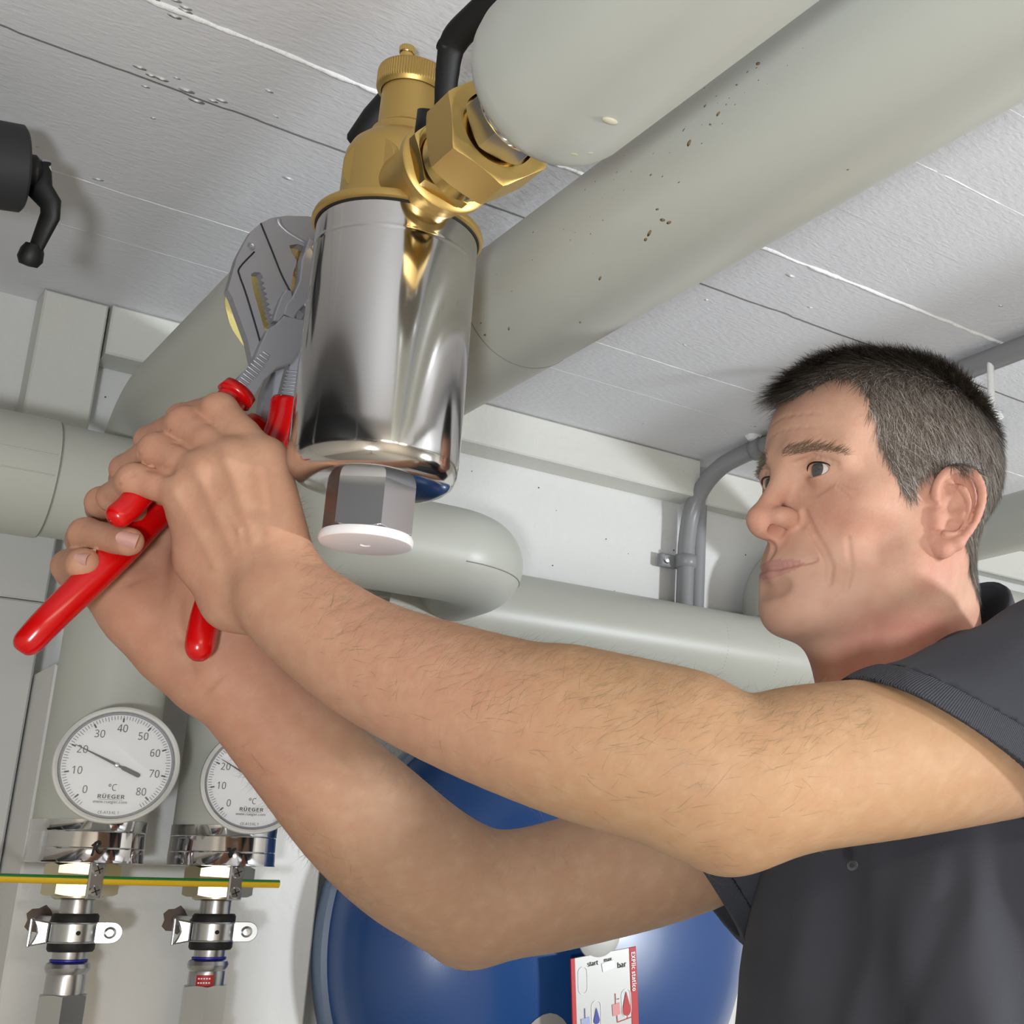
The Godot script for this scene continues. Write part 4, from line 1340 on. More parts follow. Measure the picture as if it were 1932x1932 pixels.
			if not (any_in and any_out):
				continue
			var g := ((o - lo) / cell).round()
			for z in 4:
				for y in 4:
					for x in 4:
						var b := x + y * 5 + z * 25
						var v0 := corner[b]
						var v1 := corner[b + 1]
						var v2 := corner[b + 5]
						var v3 := corner[b + 6]
						var v4 := corner[b + 25]
						var v5 := corner[b + 26]
						var v6 := corner[b + 30]
						var v7 := corner[b + 31]
						var inside := int(v0 < 0.0) + int(v1 < 0.0) + int(v2 < 0.0) + int(v3 < 0.0) + int(v4 < 0.0) + int(v5 < 0.0) + int(v6 < 0.0) + int(v7 < 0.0)
						if inside == 0 or inside == 8:
							continue
						var gx := int(g.x) + x
						var gy := int(g.y) + y
						var gz := int(g.z) + z
						var key := gx | (gy << 20) | (gz << 40)
						var p := Vector3.ZERO
						var m := 0
						if (v0 < 0.0) != (v1 < 0.0):
							p += Vector3(v0 / (v0 - v1), 0, 0); m += 1
						if (v2 < 0.0) != (v3 < 0.0):
							p += Vector3(v2 / (v2 - v3), 1, 0); m += 1
						if (v4 < 0.0) != (v5 < 0.0):
							p += Vector3(v4 / (v4 - v5), 0, 1); m += 1
						if (v6 < 0.0) != (v7 < 0.0):
							p += Vector3(v6 / (v6 - v7), 1, 1); m += 1
						if (v0 < 0.0) != (v2 < 0.0):
							p += Vector3(0, v0 / (v0 - v2), 0); m += 1
						if (v1 < 0.0) != (v3 < 0.0):
							p += Vector3(1, v1 / (v1 - v3), 0); m += 1
						if (v4 < 0.0) != (v6 < 0.0):
							p += Vector3(0, v4 / (v4 - v6), 1); m += 1
						if (v5 < 0.0) != (v7 < 0.0):
							p += Vector3(1, v5 / (v5 - v7), 1); m += 1
						if (v0 < 0.0) != (v4 < 0.0):
							p += Vector3(0, 0, v0 / (v0 - v4)); m += 1
						if (v1 < 0.0) != (v5 < 0.0):
							p += Vector3(1, 0, v1 / (v1 - v5)); m += 1
						if (v2 < 0.0) != (v6 < 0.0):
							p += Vector3(0, 1, v2 / (v2 - v6)); m += 1
						if (v3 < 0.0) != (v7 < 0.0):
							p += Vector3(1, 1, v3 / (v3 - v7)); m += 1
						var w := o + (Vector3(x, y, z) + p / m) * cell
						var e := cell * 0.35
						var f0 := f(w, list)
						var nn := Vector3(f(w + Vector3(e, 0, 0), list) - f0, f(w + Vector3(0, e, 0), list) - f0, f(w + Vector3(0, 0, e), list) - f0)
						var ln := maxf(nn.length(), 1e-9)
						w -= nn / ln * clampf(f0 * e / ln, -cell * 0.5, cell * 0.5)
						cells[key] = verts.size()
						verts.append(w)
						norms.append(nn / ln)
						if (v0 < 0.0) != (v1 < 0.0):
							edges.append(key * 4)
						if (v0 < 0.0) != (v2 < 0.0):
							edges.append(key * 4 + 1)
						if (v0 < 0.0) != (v4 < 0.0):
							edges.append(key * 4 + 2)
		var dx := 1
		var dy := 1 << 20
		var dz := 1 << 40
		for q in edges:
			var key := q >> 2
			var u := dy
			var v := dz
			if q & 3 == 1:
				u = dx
			elif q & 3 == 2:
				u = dx
				v = dy
			var i0: int = cells[key]
			var beyond := false
			for near: int in [key - u, key - u - v, key - v]:
				if not cells.has(near): # close the odd gap where two blocks disagree
					var w := lo + (Vector3(near & 0xFFFFF, (near >> 20) & 0xFFFFF, near >> 40) + Vector3.ONE * 0.5) * cell
					if near < 0 or w.distance_to(verts[i0]) > cell * 4.0:
						beyond = true
						break
					cells[near] = i0
			if beyond:
				continue
			var i1: int = cells[key - u]
			var i2: int = cells[key - u - v]
			var i3: int = cells[key - v]
			index.append_array([i0, i1, i2, i0, i2, i3])

	# where the line from c through p leaves the body, for laying creases on its skin
	func skin(c: Vector3, p: Vector3) -> Vector3:
		var all := PackedInt32Array()
		for i in kind.size():
			if kind[i] != 2:
				all.append(i)
		var lo := 0.0
		var hi := 1.6
		for n in 16:
			var m := (lo + hi) / 2.0
			if f(c.lerp(p, m), all) < 0.0:
				lo = m
			else:
				hi = m
		return c.lerp(p, lo)

	func join(b: Body) -> void:
		var n := verts.size()
		verts.append_array(b.verts)
		norms.append_array(b.norms)
		for i in b.index:
			index.append(i + n)

func body_mesh(b: Body, skin: bool) -> ArrayMesh:
	var c := PackedColorArray()
	if skin:
		c.resize(b.verts.size())
		for i in b.verts.size():
			c[i] = skin_paint(b.verts[i], b.norms[i])
	return arrays_mesh(b.verts, b.norms, b.index, c)

# ---------------------------------------------------------------- the man
var hb := Basis(Vector3(-0.08593, -0.0698, 0.99385), Vector3(-0.02341, 0.99741, 0.06802), Vector3(-0.99603, -0.01742, -0.08734)) # his left, up, forward
var ho := Vector3(0.6963, 0.3027, -0.7233)
var blotch := FastNoiseLite.new()

func hd(x: float, y: float, z: float) -> Vector3:
	return ho + hb * Vector3(x, y, z)

func both(b: Body, p: Vector3, r: Vector3, kk: float, c := 0, tilt := 0.0) -> void:
	for s in [1.0, -1.0]:
		b.egg(hd(p.x * s, p.y, p.z), r, kk, c, hb * Basis(Vector3.FORWARD, tilt * s))

func both_bone(b: Body, p: Vector3, q: Vector3, r0: float, r1: float, kk: float, c := 0) -> void:
	for s in [1.0, -1.0]:
		b.bone(hd(p.x * s, p.y, p.z), hd(q.x * s, q.y, q.z), r0, r1, kk, c)

func both_crease(b: Body, pts: Array, depth: float, width: float) -> void:
	for s in [1.0, -1.0]:
		var o := []
		for i in pts.size() - 1:
			for k in 4:
				var p: Vector3 = pts[i].lerp(pts[i + 1], k / 4.0)
				o.append(b.skin(hd(p.x * s * 0.3, p.y, 0.0), hd(p.x * s, p.y, p.z)))
		var l: Vector3 = pts[pts.size() - 1]
		o.append(b.skin(hd(l.x * s * 0.3, l.y, 0.0), hd(l.x * s, l.y, l.z)))
		b.crease(o, depth, width)

func head_body() -> Body:
	var b := Body.new()
	b.egg(hd(0, 0.034, -0.022), Vector3(0.0755, 0.079, 0.098), 0.02, 0, hb)
	b.egg(hd(0, 0.034, 0.026), Vector3(0.064, 0.06, 0.06), 0.03, 0, hb)
	b.egg(hd(0, -0.03, 0.022), Vector3(0.0585, 0.07, 0.054), 0.03, 0, hb)
	both(b, Vector3(0.043, -0.022, 0.044), Vector3(0.024, 0.019, 0.024), 0.025)
	both_bone(b, Vector3(0.0545, -0.03, -0.004), Vector3(0.0525, -0.068, 0.004), 0.016, 0.015, 0.03)
	both_bone(b, Vector3(0.0525, -0.068, 0.004), Vector3(0.019, -0.1, 0.066), 0.0155, 0.0145, 0.028)
	b.egg(hd(0, -0.07, 0.036), Vector3(0.046, 0.042, 0.046), 0.03, 0, hb)
	b.egg(hd(0, -0.1, 0.077), Vector3(0.021, 0.0165, 0.0165), 0.018, 0, hb)
	b.egg(hd(0, -0.068, 0.066), Vector3(0.031, 0.028, 0.0255), 0.02, 0, hb)
	# brow ridge
	both_bone(b, Vector3(0.012, 0.0165, 0.0835), Vector3(0.047, 0.0145, 0.0655), 0.009, 0.0078, 0.016)
	# neck
	b.bone(hd(0, -0.05, -0.038), hd(0, -0.21, -0.052), 0.056, 0.062, 0.03)
	b.bone(hd(0, -0.085, 0.018), hd(0, -0.21, -0.014), 0.036, 0.036, 0.03)
	both_bone(b, Vector3(0.055, -0.05, -0.032), Vector3(0.022, -0.2, 0.012), 0.013, 0.012, 0.025)
	b.bone(hd(0, -0.135, 0.024), hd(0, -0.155, 0.02), 0.011, 0.012, 0.02)
	# eye sockets, eyelids
	both(b, Vector3(0.031, 0.002, 0.0885), Vector3(0.0175, 0.0105, 0.0125), 0.014, 1)
	both(b, Vector3(0.031, 0.003, 0.0665), Vector3(0.0162, 0.0152, 0.0152), 0.004)
	both(b, Vector3(0.0322, 0.003, 0.0815), Vector3(0.0155, 0.0054, 0.0095), 0.0016, 1, 0.0)
	# nose
	b.bone(hd(0, 0.009, 0.0815), hd(0, -0.031, 0.1035), 0.0072, 0.0086, 0.013)
	b.egg(hd(0, -0.0358, 0.1052), Vector3(0.0098, 0.0092, 0.0102), 0.009, 0, hb)
	both(b, Vector3(0.0125, -0.0325, 0.0915), Vector3(0.0082, 0.008, 0.012), 0.007)
	b.bone(hd(0, -0.0425, 0.104), hd(0, -0.0465, 0.09), 0.0044, 0.0052, 0.008)
	both(b, Vector3(0.0078, -0.0395, 0.0955), Vector3(0.0037, 0.0092, 0.0076), 0.002, 1)
	# lips
	for s in [1.0, -1.0]:
		b.bone(hd(0.003 * s, -0.0662, 0.0888), hd(0.024 * s, -0.0675, 0.0752), 0.0038, 0.0016, 0.008)
		b.bone(hd(0, -0.0758, 0.087), hd(0.022 * s, -0.072, 0.0746), 0.0048, 0.0018, 0.009)
	both_crease(b, [Vector3(0.0, -0.0705, 0.0965), Vector3(0.012, -0.0706, 0.092), Vector3(0.0275, -0.0676, 0.0765), Vector3(0.0335, -0.0656, 0.072)], 0.003, 0.0015)
	both_crease(b, [Vector3(0.0, -0.0505, 0.095), Vector3(0.0, -0.0615, 0.0965)], 0.0008, 0.0028)
	both_crease(b, [Vector3(0.0, -0.086, 0.088), Vector3(0.015, -0.0848, 0.086)], 0.003, 0.006)
	both_crease(b, [Vector3(0.0205, -0.027, 0.088), Vector3(0.0218, -0.0375, 0.084)], 0.0013, 0.003)
	# smile lines, cheek fold, crow's feet, brow lines
	both_crease(b, [Vector3(0.023, -0.031, 0.087), Vector3(0.032, -0.046, 0.079), Vector3(0.0385, -0.058, 0.073), Vector3(0.041, -0.07, 0.066), Vector3(0.039, -0.082, 0.064)], 0.0023, 0.0024)
	both_crease(b, [Vector3(0.049, -0.05, 0.058), Vector3(0.0485, -0.07, 0.053), Vector3(0.044, -0.088, 0.052)], 0.0011, 0.0022)
	both_crease(b, [Vector3(0.048, -0.008, 0.066), Vector3(0.057, -0.013, 0.057)], 0.0006, 0.0012)
	both_crease(b, [Vector3(0.047, -0.012, 0.067), Vector3(0.055, -0.021, 0.06)], 0.0006, 0.0012)
	both_crease(b, [Vector3(0.018, -0.013, 0.08), Vector3(0.03, -0.0155, 0.077), Vector3(0.044, -0.01, 0.07)], 0.0004, 0.0022)
	both_crease(b, [Vector3(0.016, 0.0105, 0.083), Vector3(0.032, 0.0135, 0.081), Vector3(0.048, 0.006, 0.068)], 0.001, 0.0018)
	for y in [0.036, 0.047]:
		both_crease(b, [Vector3(0.0, y + 0.003, 0.088), Vector3(0.035, y, 0.075)], 0.0004, 0.0018)
	both_crease(b, [Vector3(0.062, 0.02, 0.04), Vector3(0.064, 0.04, 0.03)], 0.003, 0.018)
	both_crease(b, [Vector3(0.055, -0.043, 0.032), Vector3(0.051, -0.062, 0.035)], 0.0012, 0.016)
	# ears
	for s in [1.0, -1.0]:
		ear(b, s)
	b.build(0.0015, hd(0, -0.05, -0.01) - Vector3.ONE * 0.165, hd(0, -0.05, -0.01) + Vector3.ONE * 0.165)
	return b

func ear_at(em: Transform3D, s: float, x: float, y: float, z: float) -> Vector3:
	var q := em * Vector3(x, y, z)
	return hd(q.x * s, q.y, q.z)

func ear(b: Body, s: float) -> void:
	var o := Vector3(0.0745, -0.021, -0.014)
	# ear plane: u towards the face, v up, w outwards
	var u := Vector3(-0.34 * 1.0, 0.16, 0.92).normalized()
	var w := Vector3(0.92, 0.05, 0.34)
	w = (w - u * w.dot(u)).normalized()
	var v := w.cross(u)
	if v.y < 0:
		v = -v
	var em := Transform3D(Basis(u, v, w), o)
	b.egg(ear_at(em, s, -0.004, 0.003, 0.004), Vector3(0.0195, 0.031, 0.0042), 0.005, 0, hb * Basis(Vector3(u.x * s, u.y, u.z), Vector3(v.x * s, v.y, v.z), Vector3(w.x * s, w.y, w.z)))
	b.bone(ear_at(em, s, -0.002, 0.0, -0.006), ear_at(em, s, -0.004, -0.004, 0.004), 0.014, 0.011, 0.008)
	var path := [Vector3(0.003, -0.003, 0.0065), Vector3(0.012, 0.006, 0.0065), Vector3(0.0125, 0.018, 0.0075), Vector3(0.006, 0.029, 0.0085), Vector3(-0.005, 0.0335, 0.0095), Vector3(-0.0165, 0.029, 0.0105), Vector3(-0.0225, 0.0165, 0.011), Vector3(-0.0215, 0.001, 0.0105), Vector3(-0.0165, -0.0135, 0.0095), Vector3(-0.01, -0.0245, 0.008)]
	path = smooth_path(path, 3)
	for i in path.size() - 1:
		var p: Vector3 = path[i]
		var q: Vector3 = path[i + 1]
		b.bone(ear_at(em, s, p.x, p.y, p.z), ear_at(em, s, q.x, q.y, q.z), 0.0033 if i > 2 else 0.002, 0.0034, 0.0014)
	b.bone(ear_at(em, s, -0.009, -0.0245, 0.007), ear_at(em, s, 0.0, -0.0315, 0.0055), 0.0055, 0.0058, 0.006)
	b.bone(ear_at(em, s, 0.0, -0.0315, 0.0055), ear_at(em, s, 0.0075, -0.0265, 0.0035), 0.0055, 0.004, 0.006)
	path = [Vector3(0.004, 0.022, 0.006), Vector3(-0.008, 0.017, 0.0085), Vector3(-0.0145, 0.006, 0.009), Vector3(-0.0125, -0.008, 0.0085), Vector3(-0.006, -0.0175, 0.0085), Vector3(0.001, -0.02, 0.008)]
	path = smooth_path(path, 3)
	for i in path.size() - 1:
		var p: Vector3 = path[i]
		var q: Vector3 = path[i + 1]
		b.bone(ear_at(em, s, p.x, p.y, p.z), ear_at(em, s, q.x, q.y, q.z), 0.003, 0.003, 0.0016)
	b.crease([ear_at(em, s, -0.002, 0.001, 0.008), ear_at(em, s, -0.004, -0.009, 0.008)], 0.0075, 0.0068)
	b.crease([ear_at(em, s, 0.004, 0.0145, 0.008), ear_at(em, s, -0.004, 0.0245, 0.0085)], 0.0025, 0.0035)
	b.crease([ear_at(em, s, -0.012, 0.022, 0.0115), ear_at(em, s, -0.018, 0.008, 0.012), ear_at(em, s, -0.0165, -0.006, 0.0115)], 0.0022, 0.0018)
	b.bone(ear_at(em, s, 0.0105, -0.007, 0.005), ear_at(em, s, 0.0085, -0.014, 0.0055), 0.0046, 0.0042, 0.004)

func left_arm() -> Body:
	var b := Body.new()
	var sh := Vector3(0.745, 0.118, -0.575)
	b.limb([sh, at(1900, 1388, 0.87), at(1700, 1425, 0.82), at(1520, 1448, 0.778), at(1400, 1470, 0.757), at(1260, 1432, 0.757), at(1085, 1385, 0.768), at(885, 1322, 0.79), at(700, 1246, 0.81), at(585, 1168, 0.824), at(530, 1120, 0.832)], [0.056, 0.0525, 0.0495, 0.0478, 0.0468, 0.0478, 0.0468, 0.0424, 0.0362, 0.0318, 0.0295])
	b.bone(at(1345, 1530, 0.752), at(1372, 1572, 0.755), 0.022, 0.017, 0.03) # point of the elbow
	b.bone(at(1290, 1372, 0.755), at(1080, 1325, 0.768), 0.026, 0.024, 0.025)
	# back of the hand
	var mcp := [at(502, 868, 0.848), at(445, 868, 0.842), at(390, 888, 0.84), at(350, 928, 0.84)]
	var root := [at(548, 1080, 0.834), at(525, 1095, 0.831), at(498, 1115, 0.832), at(470, 1138, 0.836)]
	for i in 4:
		b.bone(root[i], mcp[i], 0.0172, [0.0132, 0.013, 0.0125, 0.012][i], 0.009)
		b.bone(mcp[i], mcp[i], 0.0126, 0.0126, 0.008)
	b.chain([at(520, 1130, 0.842), at(440, 1130, 0.843), at(385, 1055, 0.846), at(358, 975, 0.848)], [0.02, 0.018, 0.0158, 0.013], 0.012)
	b.bone(at(535, 1050, 0.852), at(515, 930, 0.86), 0.0165, 0.0145, 0.012)
	# fingers over the upper grip
	var pip := [at(414, 775, 0.868), at(349, 801, 0.864), at(296, 850, 0.855), at(252, 905, 0.842)]
	var dip := [at(345, 790, 0.897), at(285, 832, 0.889), at(238, 886, 0.878), at(212, 938, 0.86)]
	var tip := [at(345, 838, 0.912), at(292, 880, 0.904), at(252, 928, 0.893), at(236, 960, 0.874)]
	var fr := [[0.0122, 0.0116, 0.0102, 0.0086], [0.0122, 0.0116, 0.0102, 0.0086], [0.0118, 0.0112, 0.0098, 0.0083], [0.0108, 0.0102, 0.009, 0.0078]]
	for i in 4:
		var mid: Vector3 = (mcp[i] + pip[i]) / 2
		b.bone(mcp[i], mid, fr[i][0], fr[i][1] * 0.95, 0.005)
		b.bone(mid, pip[i], fr[i][1] * 0.95, fr[i][1], 0.003)
		b.bone(pip[i], dip[i], fr[i][1], fr[i][2], 0.004)
		b.bone(dip[i], tip[i], fr[i][2], fr[i][3], 0.004)
	# thumb behind, along the second grip
	b.chain([at(500, 1065, 0.852), at(470, 985, 0.885), at(468, 905, 0.905), at(488, 850, 0.915)], [0.018, 0.0135, 0.0115, 0.0095], 0.01)
	# webs between the fingers, tendons, veins, wrist crease
	for i in 3:
		b.crease([mcp[i].lerp(mcp[i + 1], 0.5).lerp(pip[i].lerp(pip[i + 1], 0.5), 0.3) + turn.z * 0.008, mcp[i].lerp(mcp[i + 1], 0.5).lerp(pip[i].lerp(pip[i + 1], 0.5), 0.75) + turn.z * 0.008], 0.0016, 0.0035)
	for i in 4:
		b.crease([mcp[i] + turn.z * 0.014, root[i].lerp(mcp[i], 0.35) + turn.z * 0.017], -0.0012, 0.0042)
	b.crease([at(415, 945, 0.822), at(450, 1000, 0.818), at(465, 1060, 0.818)], -0.0008, 0.0025)
	for i in 4:
		for k in 2:
			var c: Vector3 = pip[i] + turn.z * 0.0095 + (pip[i] - mcp[i]).normalized() * (0.003 * k - 0.001)
			b.crease([c - turn.x * 0.006 - turn.y * 0.004, c + turn.x * 0.006 + turn.y * 0.004], 0.0005, 0.0011)
	var lo := Vector3(0.12, -0.05, -0.98)
	b.build(0.0025, lo, Vector3(0.86, 0.36, -0.48))
	return b

func right_arm() -> Body:
	var b := Body.new()
	var sh := Vector3(0.765, 0.085, -0.86)
	b.limb([sh, at(1300, 1600, 1.08), at(1100, 1658, 1.035), at(980, 1684, 1.008), at(895, 1682, 0.995), at(800, 1638, 0.975), at(690, 1545, 0.95), at(570, 1420, 0.925), at(480, 1325, 0.905), at(440, 1280, 0.9)], [0.056, 0.0525, 0.0495, 0.0465, 0.0465, 0.0475, 0.0455, 0.038, 0.0318, 0.03])
	b.bone(at(885, 1745, 0.995), at(880, 1768, 1.0), 0.022, 0.017, 0.035)
	b.crease([at(955, 1570, 0.955), at(985, 1620, 0.955)], 0.006, 0.012)
	var mcp := [at(300, 985, 0.925), at(262, 1020, 0.918), at(232, 1065, 0.908), at(205, 1108, 0.895)]
	var pip := [at(240, 905, 0.928), at(196, 958, 0.918), at(158, 1018, 0.908), at(136, 1078, 0.89)]
	var dip := [at(250, 900, 0.888), at(193, 948, 0.878), at(162, 1008, 0.858), at(132, 1068, 0.853)]
	var tip := [at(310, 930, 0.875), at(250, 962, 0.862), at(243, 1022, 0.836), at(156, 1064, 0.834)]
	var fr := [[0.0125, 0.0112, 0.01, 0.0088], [0.0125, 0.0112, 0.0102, 0.009], [0.012, 0.011, 0.0104, 0.0092], [0.0115, 0.0105, 0.0106, 0.0104]]
	for i in 4:
		b.bone(at(425 - i * 14, 1235 + i * 12, 0.902), mcp[i], 0.0205, 0.0145, 0.018)
		b.bone(mcp[i], pip[i], fr[i][0], fr[i][1], 0.006)
		b.bone(pip[i], dip[i], fr[i][1], fr[i][2], 0.004)
		b.bone(dip[i], tip[i], fr[i][2], fr[i][3], 0.004)
	b.chain([at(405, 1262, 0.9), at(330, 1215, 0.897), at(262, 1155, 0.896), at(222, 1112, 0.895)], [0.024, 0.0215, 0.0185, 0.015], 0.018)
	b.chain([at(430, 1240, 0.9), at(405, 1150, 0.897), at(390, 1060, 0.897), at(375, 985, 0.9)], [0.023, 0.0215, 0.0155, 0.0115], 0.018)
	b.crease([at(245, 1095, 0.878), at(300, 1060, 0.885), at(340, 1020, 0.89)], 0.0015, 0.003)
	b.crease([at(330, 1130, 0.872), at(345, 1200, 0.872), at(372, 1262, 0.872)], 0.002, 0.005)
	b.crease([at(385, 1310, 0.868), at(450, 1245, 0.868)], 0.0012, 0.002)
	b.crease([at(520, 1340, 0.885), at(640, 1440, 0.9), at(720, 1540, 0.905)], -0.0012, 0.006)
	b.build(0.0027, Vector3(0.1, -0.25, -1.12), Vector3(0.86, 0.33, -0.78))
	return b

func torso_body() -> Body:
	var b := Body.new()
	b.bone(Vector3(0.75, 0.1, -0.73), Vector3(0.75, 0.0, -0.725), 0.06, 0.07, 0.06)
	b.bone(Vector3(0.745, 0.11, -0.6), Vector3(0.765, 0.08, -0.85), 0.05, 0.05, 0.06)
	b.egg(Vector3(0.755, -0.08, -0.72), Vector3(0.1, 0.18, 0.15), 0.06)
	b.bone(Vector3(0.755, -0.2, -0.72), Vector3(0.77, -0.6, -0.72), 0.1, 0.11, 0.06)
	b.build(0.012, Vector3(0.5, -0.75, -1.0), Vector3(1.0, 0.2, -0.4))
	return b

func skin_paint(p: Vector3, n: Vector3) -> Color:
	var g := blotch.get_noise_3dv(p * 60.0)
	var fine := blotch.get_noise_3dv(p * 420.0)
	var l := (p - ho) * hb # back to the head's own axes
	var head := l.length() < 0.2 and p.x > 0.5 and p.y > 0.05 and p.z < -0.6
	var c := Color(0.445, 0.264, 0.145)
	if head:
		c = Color(0.6, 0.345, 0.245)
		var s := absf(l.x)
		# flushed cheeks, nose and ears
		var red := exp(-Vector3(s - 0.045, l.y + 0.03, (l.z - 0.06) * 0.7).length_squared() / 0.0005) * 0.55 + exp(-Vector3(l.x, l.y + 0.034, l.z - 0.1).length_squared() / 0.0004) * 0.75
		red += 0.5 * smoothstep(0.066, 0.074, s) * smoothstep(0.02, 0.0, l.z)
		red += 1.0 * smoothstep(-0.085, -0.115, l.y) * smoothstep(0.06, 0.03, l.z)
		c = c.lerp(Color(0.56, 0.23, 0.17), clampf(red, 0.0, 0.9))
		# shaved beard
		var beard := smoothstep(-0.042, -0.062, l.y) * smoothstep(-0.01, 0.03, l.z) * smoothstep(0.07, 0.05, s) * smoothstep(-0.145, -0.12, l.y)
		c = c.lerp(Color(0.37, 0.235, 0.185), beard * (0.24 + 0.22 * fine))
		# lips
		var lip := Vector3(0, l.y + 0.0705 - clampf(s * s * 3.2, 0.0, 0.004), 0)
		var half := 0.0068 * sqrt(maxf(0.0, 1.0 - pow(s / 0.028, 2.0)))
		if s < 0.028 and l.z > 0.068 and absf(lip.y + 0.0008) < half:
			c = c.lerp(Color(0.42, 0.18, 0.175), 0.7)
		if scalp(l):
			c = Color(0.085, 0.062, 0.048)
	else:
		# the inner and upper arms are untanned, the hands ruddier
		c = c.lerp(Color(0.42, 0.255, 0.163), maxf(smoothstep(-0.76, -0.82, p.z) * smoothstep(0.3, 0.4, p.x), smoothstep(0.58, 0.7, p.x)))
		c = c.lerp(Color(0.49, 0.265, 0.17), smoothstep(0.4, 0.32, p.x))
		c = c.lerp(Color(0.52, 0.24, 0.165), 0.4 * smoothstep(0.34, 0.3, p.x) * smoothstep(-0.83, -0.87, p.z))
	c = c.lerp(Color(0.44, 0.2, 0.12), clampf(g * 0.3, 0.0, 0.3))
	c = c.lerp(Color(0.6, 0.4, 0.26), clampf(-g * 0.28, 0.0, 0.2))
	return c * (1.0 + fine * 0.06)

func scalp(l: Vector3) -> bool:
	var s := absf(l.x)
	var wob := blotch.get_noise_2d(l.x * 900.0, l.z * 900.0) * 0.003
	if l.z > 0.0 and s < 0.064:
		# forehead hairline, receding a little at the temples
		var line := 0.071 - 4.5 * maxf(0.0, s - 0.03) * maxf(0.0, s - 0.03) * 0.0
		line += 0.012 * exp(-pow((s - 0.04) / 0.014, 2.0)) - 0.006 * exp(-pow(l.x / 0.02, 2.0))
		if l.y > line + wob and l.z < 0.09:
			return true
	# sides: temple line and sideburn
	var front := 0.042
	if l.y < 0.035:
		front = lerpf(0.024, 0.042, clampf((l.y + 0.012) / 0.045, 0.0, 1.0))
	elif l.y > 0.05:
		front = 0.05
	if l.y < -0.012:
		front = -0.004 - (-0.012 - l.y) * 1.1
	if l.z < front + wob and l.y > (-0.024 if l.z > -0.005 else -0.1 + 0.012 * sin(l.z * 90.0)):
		if s > 0.07 and Vector2(l.y + 0.021, l.z + 0.014).length() < 0.036 and l.y < 0.012:
			return false # the ear itself
		if l.z > -0.03 and l.y < -0.02:
			return false
		return true
	return false

func strand(v: PackedVector3Array, n: PackedVector3Array, ix: PackedInt32Array, c: PackedColorArray, root: Vector3, nrm: Vector3, dir: Vector3, ln: float, w: float, col: Color, droop: Vector3, segs := 3) -> void:
	var side := dir.cross(nrm)
	if side.length() < 0.001:
		return
	side = side.normalized() * w
	var p := root
	var d := dir.normalized()
	for k in segs + 1:
		var f := float(k) / segs
		var ww := side * (1.0 - f * 0.85)
		v.append(p - ww)
		v.append(p + ww)
		var nn := (nrm + d.cross(side.normalized()) * 0.2).normalized()
		n.append(nn)
		n.append(nn)
		c.append(col)
		c.append(col)
		if k > 0:
			var q := v.size() - 4
			ix.append_array([q, q + 1, q + 2, q + 1, q + 3, q + 2])
		d = (d + droop / segs).normalized()
		p += d * ln / segs

func hair(head: Body, parent: Node3D) -> void:
	var v := PackedVector3Array()
	var n := PackedVector3Array()
	var ix := PackedInt32Array()
	var c := PackedColorArray()
	var r := RandomNumberGenerator.new()
	r.seed = 21
	for i in head.verts.size():
		var p := head.verts[i]
		var l := (p - ho) * hb
		if not scalp(l) or l.length() > 0.16:
			continue
		var nl := head.norms[i] * hb
		for rep in 2:
			var top := clampf((l.y - 0.06) / 0.04, 0.0, 1.0)
			var comb := Vector3(signf(l.x) * 0.2, -0.9, -0.25).lerp(Vector3(0.25 + l.x * 3.0, 0.0, 0.95), top)
			var swirl := blotch.get_noise_3dv(l * 170.0) * 0.8
			comb = comb.rotated(Vector3(nl.x, nl.y, nl.z).normalized(), swirl + r.randfn() * 0.22)
			comb = (comb - nl * comb.dot(nl)).normalized()
			var lift := lerpf(0.3, 0.65, top)
			if l.z > 0.06:
				lift = 0.85
			var dir := hb * (comb + nl * (lift + r.randfn() * 0.1)).normalized()
			var ln := lerpf(0.016, 0.03, top) * r.randf_range(0.7, 1.25)
			if l.z > 0.055 and l.y > 0.06:
				ln *= 1.35
			if l.y < -0.02:
				ln *= 0.6
			elif l.y < 0.02:
				ln *= 0.85
			var grey := r.randf() < (0.22 if top > 0.5 else 0.36)
			var col := Color(0.4, 0.37, 0.33) if grey else Color(0.085, 0.06, 0.044)
			col = col.lerp(Color(0.16, 0.115, 0.085), r.randf() * 0.6)
			var jit := Vector3(r.randfn(), r.randfn(), r.randfn()) * 0.0006
			strand(v, n, ix, c, p + jit - head.norms[i] * 0.0006, head.norms[i], dir, ln, 0.0003, col, hb * (comb * 0.55 - nl * 0.15), 3)
	var o := obj("hair", arrays_mesh(v, n, ix, c), M.hair, parent)
	o.set_meta("label", "short dark brown hair flecked with grey")
	# eyebrows and lashes
	for side in [1.0, -1.0]:
		eyebrow(head, parent, r, side)

